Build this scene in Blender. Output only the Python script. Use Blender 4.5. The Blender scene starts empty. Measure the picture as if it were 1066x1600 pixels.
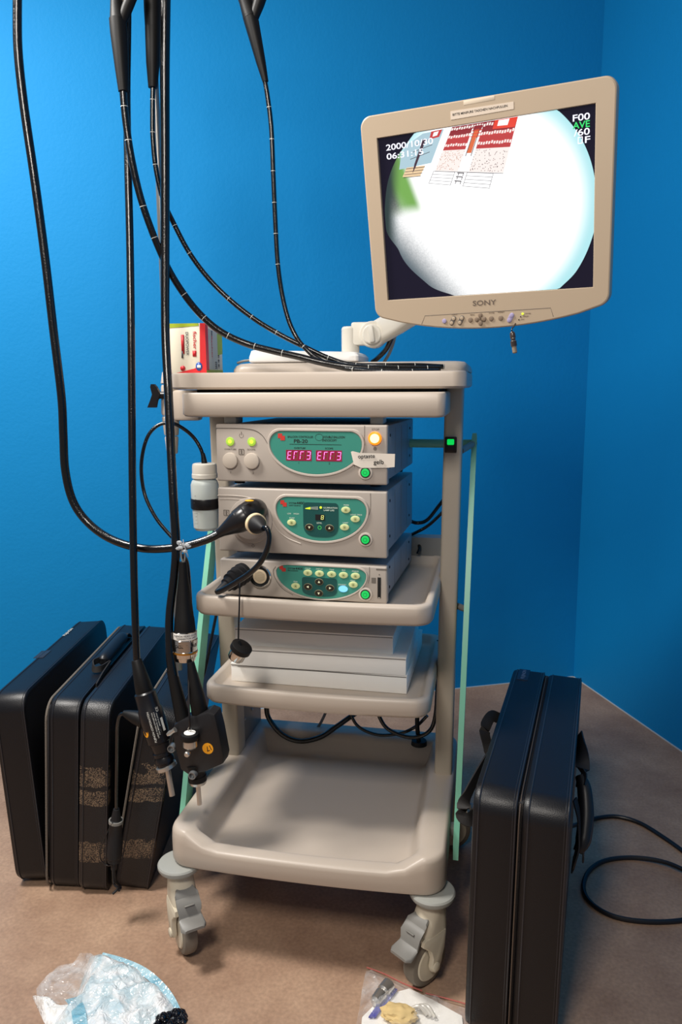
import bpy, bmesh, math, random
from mathutils import Matrix, Vector, noise
random.seed(7)
SC = bpy.context.scene
COL = SC.collection
R = math.radians

# ---------------------------------------------------------------- camera
F = 1200.23
CAM = Vector((0.3776, -1.4512, 1.257))
YAW, PIT, ROL = -0.1942, 0.1636, -0.0054
FW = Vector((math.sin(YAW)*math.cos(PIT), math.cos(YAW)*math.cos(PIT), -math.sin(PIT)))
RT0 = Vector((math.cos(YAW), -math.sin(YAW), 0)); UP0 = RT0.cross(FW)
RT = RT0*math.cos(ROL) + UP0*math.sin(ROL); UP = UP0*math.cos(ROL) - RT0*math.sin(ROL)
cd = bpy.data.cameras.new('camera'); co = bpy.data.objects.new('camera', cd); COL.objects.link(co)
m = Matrix((RT, UP, -FW)).transposed().to_4x4(); m.translation = CAM; co.matrix_world = m
cd.sensor_fit = 'VERTICAL'; cd.sensor_height = 36; cd.lens = 36*F/1600; cd.clip_start = .02
SC.camera = co

def ray(x, y): return RT*((x-533)/F) - UP*((y-800)/F) + FW
def at(x, y, Y):            # measured point of the photo at true depth Y (metres, cart axes)
    d = ray(x, y); return CAM + d*((Y-CAM.y)/d.y)
def atz(x, y, z=0.0):       # measured point of the photo at true height z
    d = ray(x, y); return CAM + d*((z-CAM.z)/d.z)

# ---------------------------------------------------------------- materials
def lin(c):
    if isinstance(c, str): c = tuple(int(c[i:i+2], 16)/255 for i in (0, 2, 4))
    return tuple(((v+.055)/1.055)**2.4 if v > .04045 else v/12.92 for v in c)+(1,)
MATS = {}
def mat(name, col, rough=.5, metal=0, spec=.5, coat=0, bump=0, bscale=80, emit=None, estr=0, var=0, vscale=6, trans=0, alpha=1, ior=1.45, sheen=0):
    if name in MATS: return MATS[name]
    m = bpy.data.materials.new(name); m.use_nodes = True; nt = m.node_tree; p = nt.nodes['Principled BSDF']
    p.inputs['Base Color'].default_value = lin(col); p.inputs['Roughness'].default_value = rough
    p.inputs['Metallic'].default_value = metal; p.inputs['Specular IOR Level'].default_value = spec
    p.inputs['Coat Weight'].default_value = coat; p.inputs['Coat Roughness'].default_value = .12
    p.inputs['Transmission Weight'].default_value = trans; p.inputs['Alpha'].default_value = alpha; p.inputs['IOR'].default_value = ior
    if emit: p.inputs['Emission Color'].default_value = lin(emit); p.inputs['Emission Strength'].default_value = estr
    if bump or var:
        tc = nt.nodes.new('ShaderNodeTexCoord')
    if bump:
        n = nt.nodes.new('ShaderNodeTexNoise'); n.inputs['Scale'].default_value = bscale; n.inputs['Detail'].default_value = 3
        b = nt.nodes.new('ShaderNodeBump'); b.inputs['Strength'].default_value = bump; b.inputs['Distance'].default_value = .002
        nt.links.new(tc.outputs['Object'], n.inputs['Vector']); nt.links.new(n.outputs['Fac'], b.inputs['Height']); nt.links.new(b.outputs['Normal'], p.inputs['Normal'])
    if var:
        n = nt.nodes.new('ShaderNodeTexNoise'); n.inputs['Scale'].default_value = vscale; n.inputs['Detail'].default_value = 4
        mx = nt.nodes.new('ShaderNodeMixRGB'); c = lin(col)
        mx.inputs['Color1'].default_value = tuple(v*(1-var) for v in c[:3])+(1,); mx.inputs['Color2'].default_value = tuple(min(1, v*(1+var)) for v in c[:3])+(1,)
        nt.links.new(tc.outputs['Object'], n.inputs['Vector']); nt.links.new(n.outputs['Fac'], mx.inputs['Fac']); nt.links.new(mx.outputs['Color'], p.inputs['Base Color'])
    MATS[name] = m; return m
def glow(name, col, s): return mat(name, '000000', .5, emit=col, estr=s)

beige = mat('beige_plastic', 'bdb0a2', .38, bump=.05, bscale=300, var=.03, vscale=4)
post_m = mat('grey_beige_paint', 'b0a595', .33, var=.03)
panel_m = mat('grey_panel', '7d7974', .4)
cream = mat('cream_plastic', 'd8d2c5', .35)
cream2 = mat('ivory_caster', 'cfc5b0', .4)
greyp = mat('grey_plastic', '7f7d78', .42)
discm = mat('pale_grey_rubber', '9c9d97', .5)
tyre = mat('worn_tyre', '7d7468', .75, var=.25, vscale=30)
green = mat('mint_green_paint', '86cdb0', .35)
black = mat('black_plastic', '141214', .35)
rub = mat('black_rubber_boot', '131212', .5, spec=.3)
gloss = mat('glossy_black_tube', '080708', .2, coat=.5, bump=.35, bscale=420)
matte = mat('matt_black', '121114', .6)
dark = mat('dark_void', '050506', .7)
steel = mat('brushed_steel', 'c6c3bd', .3, metal=.85)
chrome = mat('chrome', 'd5d2cc', .1, metal=1)
brass = mat('amber_ring', 'c98a3a', .3, metal=.8)
white = mat('white_card', 'f6f3ec', .6)
whitep = mat('white_paint_mark', 'd8d8d0', .6)
teal = mat('teal_panel', '3d8c7c', .38)
tealdark = mat('dark_teal_panel', '1b4f4c', .35)
casem = mat('grey_device_front', 'b0a69c', .4, bump=.03, bscale=400)
rimm = mat('pale_rim', 'bfb5aa', .35)
casebody = mat('device_body_metal', '9c9da1', .5)
btn = mat('pale_green_button', 'd5dfa3', .4)
btnk = mat('brown_black_button', '2a251c', .35)
red = mat('logo_red', 'c8372f', .5)
redbox = mat('carton_red', 'cf2a2e', .45)
limec = mat('carton_lime', 'a9b92f', .45)
creamc = mat('carton_cream', 'e6dfca', .5)
inkm = mat('black_ink', '151515', .6)
inkg = mat('grey_ink', '6b645d', .6)
orange = mat('orange_sticker', 'f2a41c', .5)
yellow = mat('amber_sticker', 'e2a928', .5)
bluec = mat('blue_logo', '24509c', .4)
tape = mat('paper_tape', 'd9d0c4', .7)
cloudy = mat('cloudy_bottle', 'd5dcd6', .4, trans=.25)
monm = mat('monitor_bezel', 'b8a68f', .42, bump=.03, bscale=400)
monwhite = mat('monitor_back', 'd6cec2', .4)
lav = mat('lavender_button', 'a9a0c4', .4)
grb = mat('dark_beige_button', '8b7a69', .4)
foam = mat('grey_foam', '6d655c', .9, bump=.8, bscale=300)

def leather():
    m = bpy.data.materials.new('black_leatherette'); m.use_nodes = True; nt = m.node_tree; p = nt.nodes['Principled BSDF']
    p.inputs['Base Color'].default_value = lin('111115'); p.inputs['Roughness'].default_value = .38; p.inputs['Specular IOR Level'].default_value = .38
    tc = nt.nodes.new('ShaderNodeTexCoord'); v = nt.nodes.new('ShaderNodeTexVoronoi'); v.inputs['Scale'].default_value = 520
    b = nt.nodes.new('ShaderNodeBump'); b.inputs['Strength'].default_value = .22; b.inputs['Distance'].default_value = .0007
    nt.links.new(tc.outputs['Object'], v.inputs['Vector']); nt.links.new(v.outputs['Distance'], b.inputs['Height']); nt.links.new(b.outputs['Normal'], p.inputs['Normal'])
    return m
leath = leather()
def scuffed():
    # worn patches with a shape of their own on the front edge of the lid: object coordinates, band in z, speckled
    m = bpy.data.materials.new('scuffed_leatherette'); m.use_nodes = True; nt = m.node_tree; p = nt.nodes['Principled BSDF']; L = nt.links.new
    p.inputs['Roughness'].default_value = .42
    tc = nt.nodes.new('ShaderNodeTexCoord'); sp = nt.nodes.new('ShaderNodeSeparateXYZ'); L(tc.outputs['Object'], sp.inputs[0])
    def mth(op, a, b=None, c=None):
        n = nt.nodes.new('ShaderNodeMath'); n.operation = op
        for i, v in enumerate((a, b, c)):
            if v is None: continue
            if isinstance(v, (int, float)): n.inputs[i].default_value = v
            else: L(v, n.inputs[i])
        return n.outputs[0]
    def band(s, c, w):   # 1 inside |s-c|<w
        return mth('LESS_THAN', mth('ABSOLUTE', mth('SUBTRACT', s, c)), w)
    nz = nt.nodes.new('ShaderNodeTexNoise'); nz.inputs['Scale'].default_value = 40; nz.inputs['Detail'].default_value = 5; L(tc.outputs['Object'], nz.inputs['Vector'])
    wob = mth('MULTIPLY_ADD', nz.outputs['Fac'], .024, sp.outputs['Z']); wob = mth('SUBTRACT', wob, .012)
    bands = mth('ADD', mth('ADD', band(wob, .318, .028), band(wob, .262, .018)), mth('ADD', band(wob, .118, .026), 0))
    fr = mth('LESS_THAN', mth('MULTIPLY_ADD', sp.outputs['X'], -.185, sp.outputs['Y']), -.014)
    vo = nt.nodes.new('ShaderNodeTexVoronoi'); vo.inputs['Scale'].default_value = 380; L(tc.outputs['Object'], vo.inputs['Vector'])
    nb = nt.nodes.new('ShaderNodeTexNoise'); nb.inputs['Scale'].default_value = 22; nb.inputs['Detail'].default_value = 1; L(tc.outputs['Object'], nb.inputs['Vector'])
    spk = mth('MULTIPLY', mth('GREATER_THAN', mth('MULTIPLY_ADD', nb.outputs['Fac'], .5, vo.outputs['Distance']), .80), mth('GREATER_THAN', nb.outputs['Fac'], .40))
    fac = mth('MULTIPLY', mth('MULTIPLY', bands, fr), spk)
    mx = nt.nodes.new('ShaderNodeMixRGB'); mx.inputs['Color1'].default_value = lin('111115'); mx.inputs['Color2'].default_value = lin('75624f')
    L(fac, mx.inputs['Fac']); L(mx.outputs['Color'], p.inputs['Base Color'])
    b = nt.nodes.new('ShaderNodeBump'); b.inputs['Strength'].default_value = .35; b.inputs['Distance'].default_value = .001; L(vo.outputs['Distance'], b.inputs['Height']); L(b.outputs['Normal'], p.inputs['Normal'])
    return m
scuff = scuffed()

# ---------------------------------------------------------------- mesh builder
TXT = {}
def text_geo(s):
    if s in TXT: return TXT[s]
    cu = bpy.data.curves.new('t', 'FONT'); cu.body = s; cu.size = 1; cu.offset = .014; cu.align_x = 'LEFT'
    o = bpy.data.objects.new('t', cu); me = o.to_mesh()
    vs = [tuple(v.co) for v in me.vertices]; fs = [tuple(p.vertices) for p in me.polygons]
    o.to_mesh_clear(); bpy.data.objects.remove(o); bpy.data.curves.remove(cu)
    xs = [v[0] for v in vs] or [0, 1]
    TXT[s] = (vs, fs, min(xs), max(xs)); return TXT[s]

class B:
    def __init__(s, T=None): s.bm = bmesh.new(); s.T = T or Matrix(); s.mi = 0
    def v(s, p): return s.bm.verts.new(s.T @ Vector(p))
    def f(s, vs, mi=None):
        try: f = s.bm.faces.new(vs)
        except ValueError: return
        f.material_index = s.mi if mi is None else mi; return f
    def box(s, c, size, bev=0, rot=None, seg=2, taper=None):
        t = bmesh.new(); bmesh.ops.create_cube(t, size=1)
        for v in t.verts:
            k = 1
            if taper and v.co.z > 0: k = taper
            v.co = Vector((v.co.x*size[0]*k, v.co.y*size[1]*k, v.co.z*size[2]))
        if bev: bmesh.ops.bevel(t, geom=t.edges[:], offset=bev, segments=seg, profile=.5, affect='EDGES')
        M = Matrix.Translation(Vector(c)) @ (rot.to_4x4() if rot else Matrix())
        s.merge(t, M)
    def merge(s, t, M=Matrix()):
        mp = {v: s.v(M @ v.co) for v in t.verts}
        for f in t.faces: s.f([mp[v] for v in f.verts])
        t.free()
    def rings(s, rings, cap0=True, cap1=True, mis=None):
        vr = [[s.v(p) for p in r] for r in rings]; n = len(vr[0])
        for k in range(len(vr)-1):
            for i in range(n):
                s.f([vr[k][i], vr[k][(i+1) % n], vr[k+1][(i+1) % n], vr[k+1][i]], mis[k] if mis else None)
        if cap0: s.f(vr[0][::-1])
        if cap1: s.f(vr[-1], mis[-1] if mis else None)
    def prism(s, out, y0, y1, bev=0, mi=None):    # outline in local xz, front at y0, back at y1
        cx = sum(p[0] for p in out)/len(out); cz = sum(p[1] for p in out)/len(out)
        def ins(p, d):
            dx, dz = p[0]-cx, p[1]-cz; l = math.hypot(dx, dz) or 1; k = max(0, 1-d/l); return (cx+dx*k, cz+dz*k)
        rs = [[(p[0], y1, p[1]) for p in out]]
        if bev:
            rs.append([(p[0], y0+bev, p[1]) for p in out]); rs.append([(q[0], y0+bev*.3, q[1]) for q in (ins(p, bev*.3) for p in out)])
            rs.append([(q[0], y0, q[1]) for q in (ins(p, bev) for p in out)])
        else: rs.append([(p[0], y0, p[1]) for p in out])
        old = s.mi
        if mi is not None: s.mi = mi
        s.rings(rs); s.mi = old
    def disc(s, x, z, r, y0, y1, n=28, bev=0, mi=None, rz=None):
        s.prism([(x+r*math.cos(2*math.pi*i/n), z+(rz or r)*math.sin(2*math.pi*i/n)) for i in range(n)], y0, y1, bev, mi)
    def lathe(s, p0, p1, prof, n=24, mis=None, cap=True):
        p0 = Vector(p0); p1 = Vector(p1); a = (p1-p0); d = a.normalized(); u = d.orthogonal().normalized(); w = d.cross(u)
        rs = []
        for t, r in prof:
            c = p0+a*t; rs.append([c+u*(r*math.cos(2*math.pi*i/n))+w*(r*math.sin(2*math.pi*i/n)) for i in range(n)])
        s.rings(rs, cap, cap, mis)
    def tube(s, pts, r, n=12, res=8, bands=None, smooth=True, flat=1):
        pts = [Vector(p) for p in pts]
        if smooth and len(pts) > 2:
            P = [pts[0]*2-pts[1]]+pts+[pts[-1]*2-pts[-2]]; q = []; rr = []
            for i in range(1, len(P)-2):
                for k in range(res):
                    t = k/res; a, b, c, d = P[i-1:i+3]
                    q.append(.5*((2*b)+(c-a)*t+(2*a-5*b+4*c-d)*t*t+(3*b-a-3*c+d)*t**3))
                    if not isinstance(r, (int, float)): rr.append(r[i-1]*(1-t)+r[i]*t)
            q.append(pts[-1]); 
            if not isinstance(r, (int, float)): rr.append(r[-1])
            else: rr = [r]*len(q)
        else: q = pts; rr = [r]*len(q) if isinstance(r, (int, float)) else list(r)
        mis = [s.mi]*len(q)
        if bands:   # (start, step, width, alt): painted rings along the tube
            st, step, wd = bands; L = [0]
            for i in range(1, len(q)): L.append(L[-1]+(q[i]-q[i-1]).length)
            q2, r2, m2 = [q[0]], [rr[0]], []; nb = st
            for i in range(1, len(q)):
                while nb < L[i]:
                    for e, mm in ((nb, s.mi), (nb+wd, 1)):
                        if e < L[i]:
                            t = (e-L[i-1])/(L[i]-L[i-1])
                            if t > 0: q2.append(q[i-1].lerp(q[i], t)); r2.append(rr[i-1]*(1-t)+rr[i]*t); m2.append(mm)
                    nb += step
                q2.append(q[i]); r2.append(rr[i]); m2.append(s.mi)
            q, rr, mis = q2, r2, m2+[s.mi]
        t0 = (q[1]-q[0]).normalized(); u = t0.orthogonal().normalized(); rs = []
        for i, c in enumerate(q):
            t = (q[min(i+1, len(q)-1)]-q[max(i-1, 0)]).normalized()
            u = (u-t*u.dot(t)).normalized(); w = t.cross(u)
            rs.append([c+u*(rr[i]*math.cos(2*math.pi*k/n))+w*(flat*rr[i]*math.sin(2*math.pi*k/n)) for k in range(n)])
        s.rings(rs, True, True, mis)
    def ribbon(s, pts, wv, w, th=.0016, res=6):
        pts = [Vector(p) for p in pts]; P = [pts[0]*2-pts[1]]+pts+[pts[-1]*2-pts[-2]]; q = []
        for i in range(1, len(P)-2):
            for k in range(res):
                t = k/res; a, b, c, d = P[i-1:i+3]; q.append(.5*((2*b)+(c-a)*t+(2*a-5*b+4*c-d)*t*t+(3*b-a-3*c+d)*t**3))
        q.append(pts[-1]); wv = Vector(wv).normalized(); rs = []
        for i, c in enumerate(q):
            t = (q[min(i+1, len(q)-1)]-q[max(i-1, 0)]).normalized(); ww = (wv-t*wv.dot(t)).normalized(); n = t.cross(ww)
            rs.append([c+ww*w/2+n*th, c-ww*w/2+n*th, c-ww*w/2-n*th, c+ww*w/2-n*th])
        s.rings(rs)
    def sphere(s, c, r, n=12, sc=(1, 1, 1)):
        t = bmesh.new(); bmesh.ops.create_uvsphere(t, u_segments=n, v_segments=n//2+1, radius=r)
        s.merge(t, Matrix.Translation(Vector(c)) @ Matrix.Diagonal((*sc, 1)))
    def text(s, txt, x, z, h, y, width=None, align='L', shear=0, M=None, mi=None, vscale=1.0):
        # lettering lying in local xz plane, facing -y; h = letter height
        vs, fs, x0, x1 = text_geo(txt); k = h/.70; kx = k
        if width: kx = width/(x1-x0)
        off = -x0*kx-{'L': 0, 'C': (x1-x0)*kx/2, 'R': (x1-x0)*kx}[align]
        vv = []
        for v in vs:
            p = Vector((v[0]*kx+off+v[1]*k*shear, 0, v[1]*k))
            if M: p = M @ p
            vv.append(s.v((x+p.x, y+p.y, z+p.z)))
        for f in fs: s.f([vv[i] for i in f], mi)
    def build(s, name, mats, parent=None, smooth=True, ang=32, recalc=True):
        bm = s.bm
        if parent is not None:
            inv = parent['_w']; inv = WM[inv].inverted(); bm.transform(inv)
        if recalc: bmesh.ops.recalc_face_normals(bm, faces=bm.faces)
        for f in bm.faces: f.smooth = smooth
        for e in bm.edges:
            if len(e.link_faces) == 2 and e.calc_face_angle(0) > R(ang): e.smooth = False
        me = bpy.data.meshes.new(name); bm.to_mesh(me); bm.free()
        for mm in (mats if isinstance(mats, (list, tuple)) else [mats]): me.materials.append(mm)
        o = bpy.data.objects.new(name, me); COL.objects.link(o)
        if parent is not None:
            o.parent = parent; o['_w'] = parent['_w']
        else:
            o['_w'] = newm(Matrix())
        return o
WM = []
def newm(M): WM.append(M); return len(WM)-1
def thing(name, label, cat, loc=(0, 0, 0), rotz=0, group=None, M=None):
    o = bpy.data.objects.new(name, None); COL.objects.link(o); o.empty_display_size = .05
    M = M or (Matrix.Translation(Vector(loc)) @ Matrix.Rotation(rotz, 4, 'Z'))
    o.matrix_world = M; o['_w'] = newm(M.copy()); o['label'] = label; o['category'] = cat
    if group: o['group'] = group
    return o
def tag(o, label, cat, group=None, kind=None):
    o['label'] = label; o['category'] = cat
    if group: o['group'] = group
    if kind: o['kind'] = kind
    return o
def recenter(o):   # put the origin of a one-mesh thing at the middle of its base
    me = o.data; xs = [v.co for v in me.vertices]
    c = Vector(((min(v.x for v in xs)+max(v.x for v in xs))/2, (min(v.y for v in xs)+max(v.y for v in xs))/2, min(v.z for v in xs)))
    me.transform(Matrix.Translation(-c)); o.location = c; return o

def rr(x0, x1, y0, y1, r, bulge=0, nc=7, ns=14):
    """rounded rectangle (counter-clockwise) with a bowed front edge"""
    pts = []; r = max(r, 1e-4)
    cs = [(x1-r, y0+r, -90), (x1-r, y1-r, 0), (x0+r, y1-r, 90), (x0+r, y0+r, 180)]
    for i, (cx, cy, a) in enumerate(cs):
        for k in range(nc+1):
            t = R(a+90*k/nc); pts.append((cx+r*math.cos(t), cy+r*math.sin(t)))
        nx, ny, na = cs[(i+1) % 4]; e = (cx+r*math.cos(R(a+90)), cy+r*math.sin(R(a+90))); g = (nx+r*math.cos(R(na)), ny+r*math.sin(R(na)))
        for k in range(1, ns): pts.append((e[0]+(g[0]-e[0])*k/ns, e[1]+(g[1]-e[1])*k/ns))
    if bulge:
        mx, hw = (x0+x1)/2, (x1-x0)/2; yc = (y0+y1)/2
        pts = [(x, y-bulge*max(0, 1-((x-mx)/hw)**2)*min(1, max(0, (yc-y)/(yc-y0)))**2) for x, y in pts]
    return pts
def tray(b, x0, x1, y0, y1, spec, r, bulge, fn=None):
    rs = []
    for ix, iy, z in spec:
        ring = [(x, y, z) for x, y in rr(x0+ix, x1-ix, y0+iy, y1-ix, r-ix*.6, bulge)]
        rs.append([fn(p) if fn else p for p in ring])
    b.rings(rs)

# ---------------------------------------------------------------- setting
def wall_mat():
    m = bpy.data.materials.new('blue_wall_paint'); m.use_nodes = True; nt = m.node_tree; p = nt.nodes['Principled BSDF']
    p.inputs['Base Color'].default_value = lin('0080bf'); p.inputs['Roughness'].default_value = .65; p.inputs['Specular IOR Level'].default_value = .25
    tc = nt.nodes.new('ShaderNodeTexCoord'); n = nt.nodes.new('ShaderNodeTexNoise'); n.inputs['Scale'].default_value = 90; n.inputs['Detail'].default_value = 5
    n2 = nt.nodes.new('ShaderNodeTexNoise'); n2.inputs['Scale'].default_value = 9; n2.inputs['Detail'].default_value = 3
    ad = nt.nodes.new('ShaderNodeMath'); ad.operation = 'MULTIPLY_ADD'; ad.inputs[1].default_value = 2.0
    b = nt.nodes.new('ShaderNodeBump'); b.inputs['Strength'].default_value = .22; b.inputs['Distance'].default_value = .003
    nt.links.new(tc.outputs['Object'], n.inputs['Vector']); nt.links.new(tc.outputs['Object'], n2.inputs['Vector'])
    nt.links.new(n2.outputs['Fac'], ad.inputs[0]); nt.links.new(n.outputs['Fac'], ad.inputs[2])
    nt.links.new(ad.outputs[0], b.inputs['Height']); nt.links.new(b.outputs['Normal'], p.inputs['Normal'])
    return m
def floor_mat():
    m = bpy.data.materials.new('brown_mottled_floor'); m.use_nodes = True; nt = m.node_tree; p = nt.nodes['Principled BSDF']; L = nt.links.new
    p.inputs['Roughness'].default_value = .55
    tc = nt.nodes.new('ShaderNodeTexCoord')
    n = nt.nodes.new('ShaderNodeTexNoise'); n.inputs['Scale'].default_value = 5; n.inputs['Detail'].default_value = 8; n.inputs['Roughness'].default_value = .62
    n2 = nt.nodes.new('ShaderNodeTexNoise'); n2.inputs['Scale'].default_value = 120; n2.inputs['Detail'].default_value = 4
    cr = nt.nodes.new('ShaderNodeValToRGB'); cr.color_ramp.elements[0].position = .35; cr.color_ramp.elements[0].color = lin('957660')
    cr.color_ramp.elements[1].position = .68; cr.color_ramp.elements[1].color = lin('b2937a')
    mx = nt.nodes.new('ShaderNodeMixRGB'); mx.blend_type = 'OVERLAY'; mx.inputs['Fac'].default_value = .35
    L(tc.outputs['Object'], n.inputs['Vector']); L(tc.outputs['Object'], n2.inputs['Vector']); L(n.outputs['Fac'], cr.inputs[0]); L(cr.outputs[0], mx.inputs[1]); L(n2.outputs['Fac'], mx.inputs[2])
    v = nt.nodes.new('ShaderNodeTexVoronoi'); v.inputs['Scale'].default_value = 14; L(tc.outputs['Object'], v.inputs['Vector'])
    lt = nt.nodes.new('ShaderNodeMath'); lt.operation = 'LESS_THAN'; lt.inputs[1].default_value = .035; L(v.outputs['Distance'], lt.inputs[0])
    m2 = nt.nodes.new('ShaderNodeMixRGB'); m2.inputs[2].default_value = lin('6f584a'); m3 = nt.nodes.new('ShaderNodeMath'); m3.operation = 'MULTIPLY'; m3.inputs[1].default_value = .35
    L(lt.outputs[0], m3.inputs[0]); L(m3.outputs[0], m2.inputs[0]); L(mx.outputs[0], m2.inputs[1]); L(m2.outputs[0], p.inputs['Base Color'])
    return m
wallm, floorm = wall_mat(), floor_mat()
CW = Vector((.7533, 1.8648, 0)); TH = .4304
dL = Vector((-math.cos(TH), -math.sin(TH), 0)); dR = Vector((math.sin(TH), -math.cos(TH), 0))
def wallbox(name, a, d, ln, nrm, h=3.0, th=.1):
    b = B(); p = [a, a+d*ln, a+d*ln+nrm*th, a+nrm*th]
    b.rings([[Vector((q.x, q.y, 0)) for q in p], [Vector((q.x, q.y, h)) for q in p]])
    o = b.build(name, wallm, smooth=False); o['kind'] = 'structure'; return o
wallbox('wall_back', CW, dL, 3.2, -dR)
wallbox('wall_right', CW-dL*0, dR, 4.2, -dL)
b = B(); q = [CW+dR*5+dL*4, CW-dL*.1+dR*5, CW-dL*.1-dR*.1, CW+dL*4-dR*.1]
b.rings([[Vector((p.x, p.y, -.05)) for p in q], [Vector((p.x, p.y, 0)) for p in q]])
o = b.build('floor', floorm, smooth=False); o['kind'] = 'structure'

sealm = mat('pale_sealant', 'b9c4c8', .6)
for k, (a, d, n) in enumerate(((CW, dL, dR), (CW, dR, dL))):
    b = B(); q = [a, a+d*3, a+d*3+n*.004, a+n*.004]; b.rings([[Vector((p.x, p.y, .0)) for p in q], [Vector((p.x, p.y, .003)) for p in q]]); o = b.build('trim_%d' % (k+1), sealm, smooth=False); o['kind'] = 'structure'
# ---------------------------------------------------------------- trolley
cart = thing('equipment_trolley', 'grey beige medical equipment trolley on four casters with shelves and green side frame', 'trolley', (0, .25, 0))
def smooth(a, b, x): t = min(1, max(0, (x-a)/(b-a))); return t*t*(3-2*t)
def frontdrop(p):
    x, y, z = p; k = (1-smooth(.205, .262, abs(x)))*(1-smooth(.05, .12, y))
    if z > .231: z -= (z-.231)*.58*k
    return (x, y, z)
b = B()
tray(b, -.3067, .3067, 0, .60, [(.012, .012, .207), (.003, .003, .209), (0, 0, .216), (0, 0, .240), (0, 0, .262), (.001, .001, .280), (.004, .004, .288), (.010, .010, .292),
     (.052, .030, .292), (.058, .034, .2905), (.064, .037, .286), (.069, .040, .276), (.078, .046, .245), (.082, .049, .236), (.088, .054, .231), (.098, .062, .2295), (.12, .09, .229)], .045, .012, frontdrop)
b.build('base_tray', beige, cart, ang=50)
b = B(); tray(b, -.2655, .2655, .098, .60, [(.02, .02, .756), (.006, .006, .757), (.0, .0, .765), (0, 0, .793), (.002, .002, .799), (.006, .006, .802), (.013, .013, .802), (.018, .018, .798), (.024, .024, .781), (.032, .032, .776), (.06, .06, .775)], .035, .013)
b.build('shelf', beige, cart, ang=50)
b = B(); tray(b, -.2625, .2595, .134, .60, [(.02, .02, .5354), (.006, .006, .536), (.0, .0, .544), (0, 0, .570), (.002, .002, .576), (.006, .006, .579), (.013, .013, .579), (.018, .018, .576), (.024, .024, .560), (.032, .032, .556), (.06, .06, .555)], .035, .013)
b.build('shelf', beige, cart, ang=50)
# uprights
for sx in (-1, 1):
    b = B(); xo0, xo1 = .300*sx, .311*sx
    def pr(xo, z):
        xi = xo-.043*sx; a, c = min(xo, xi), max(xo, xi)
        return [(x, y, z) for x, y in rr(a, c, .358, .42, .008, 0, 4, 2)]
    b.rings([pr(xo0, .285), pr(xo1, 1.252)])
    pob = b.build('upright_post', post_m, cart, ang=40)
    b = B(); b.box((.268*sx, .50, .412), (.006, .17, .25), .001)
    pp = b.build('side_panel', panel_m, cart)
    for yy, zz in ((.435, .36), (.435, .50), (.55, .43), (.50, .36), (.56, .52)): b = B(); b.lathe((.265*sx, yy, zz), (.261*sx, yy, zz), [(0, .004), (.6, .004), (1, .002)], 10); b.build('panel_screw', steel, pp)
    if sx == 1:
        c = at(704.5, 695, .358); b = B(); b.box((c.x, .357, c.z), (.028, .008, .037), .002); sw = b.build('power_switch', black, cart)
        b = B(); b.box((c.x, .351, c.z+.007), (.016, .008, .013), .002); b.mi = 1; b.box((c.x, .352, c.z-.008), (.018, .006, .014), .001); b.build('green_rocker', [glow('switch_green', '00e35a', .9), black], sw)
# top board, lid and drawer
b = B(); out = rr(-.345, .3225, .198, .66, .03)
b.rings([[(x*1, y, 1.249) for x, y in rr(-.338, .3155, .205, .655, .026)], [(x, y, 1.254) for x, y in out], [(x, y, 1.280) for x, y in out], [(x, y, 1.2845) for x, y in rr(-.3435, .321, .1995, .6585, .029)], [(x, y, 1.286) for x, y in rr(-.340, .3175, .203, .655, .026)]])
b.build('top_shelf', beige, cart)
b = B(); 
b.rings([[(x, y, z) for x, y in rr(-.245+i, .322-i*.8, .34+i, .655-i*.3, .03)] for i, z in ((0, 1.286), (.001, 1.295), (.006, 1.304), (.014, 1.309), (.03, 1.311))])
b.build('raised_lid', beige, cart, ang=60)
b = B(); b.rings([[(x, y, z) for x, y in rr(-.305+i, .281-i, .172+i, .62-i, .018)] for i, z in ((.012, 1.1885), (.004, 1.190), (0, 1.195), (0, 1.238), (.003, 1.242))])
b.build('keyboard_drawer', beige, cart, ang=50)
b = B(); b.box((-.012, .38, 1.2455), (.55, .30, .0085)); b.build('drawer_runner', dark, cart)
b = B(); b.box((-.205, .24, 1.182), (.03, .05, .02), .004); b.build('drawer_bracket', cream, cart)
b = B(); b.box((.13, .24, 1.182), (.03, .05, .02), .004); b.build('drawer_bracket', cream, cart)
# rear lip seen behind second shelf
b = B(); b.rings([[(x, y, z) for x, y in rr(.10, .262, .585, .635, .012, 0, 4, 2)] for z in (.77, .845, .85)]); b.build('rear_cable_cover', greyp, cart)
# green frame
for sx in (-1, 1):
    b = B(); xt, xb = (.338*sx, .332*sx) if sx < 0 else (.334, .322)
    def sec(x, y, z, w=.006, d=.022): return [(x-w, y-d, z), (x+w, y-d, z), (x+w, y+d, z), (x-w, y+d, z)]
    b.rings([sec(xt, .535, 1.135, .005, .014), sec(xt, .535, 1.125, .0065, .020), sec(xb+(xt-xb)*.5, .34, .66, .0065, .026), sec(xb, .17, .235, .0065, .022), sec(xb, .165, .20, .006, .018)])
    b.build('green_side_bar', green, cart, ang=20)
b = B(); b.lathe((-.335, .535, 1.108), (.333, .535, 1.108), [(0, .011), (1, .011)], 20); b.build('green_cross_bar', green, cart)
for sx in (-1, 1):
    b = B(); b.lathe((.30*sx, .40, .72), (.328*sx, .37, .72), [(0, .008), (1, .008)], 12); b.build('frame_bracket', greyp, cart)
    b = B(); b.lathe((.305*sx, .41, 1.10), (.334*sx, .53, 1.11), [(0, .008), (1, .008)], 12); b.build('frame_bracket', greyp, cart)
    b = B(); b.box((.312*sx, .19, .25), (.022, .03, .02), .004); b.build('frame_bracket', greyp, cart)

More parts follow.
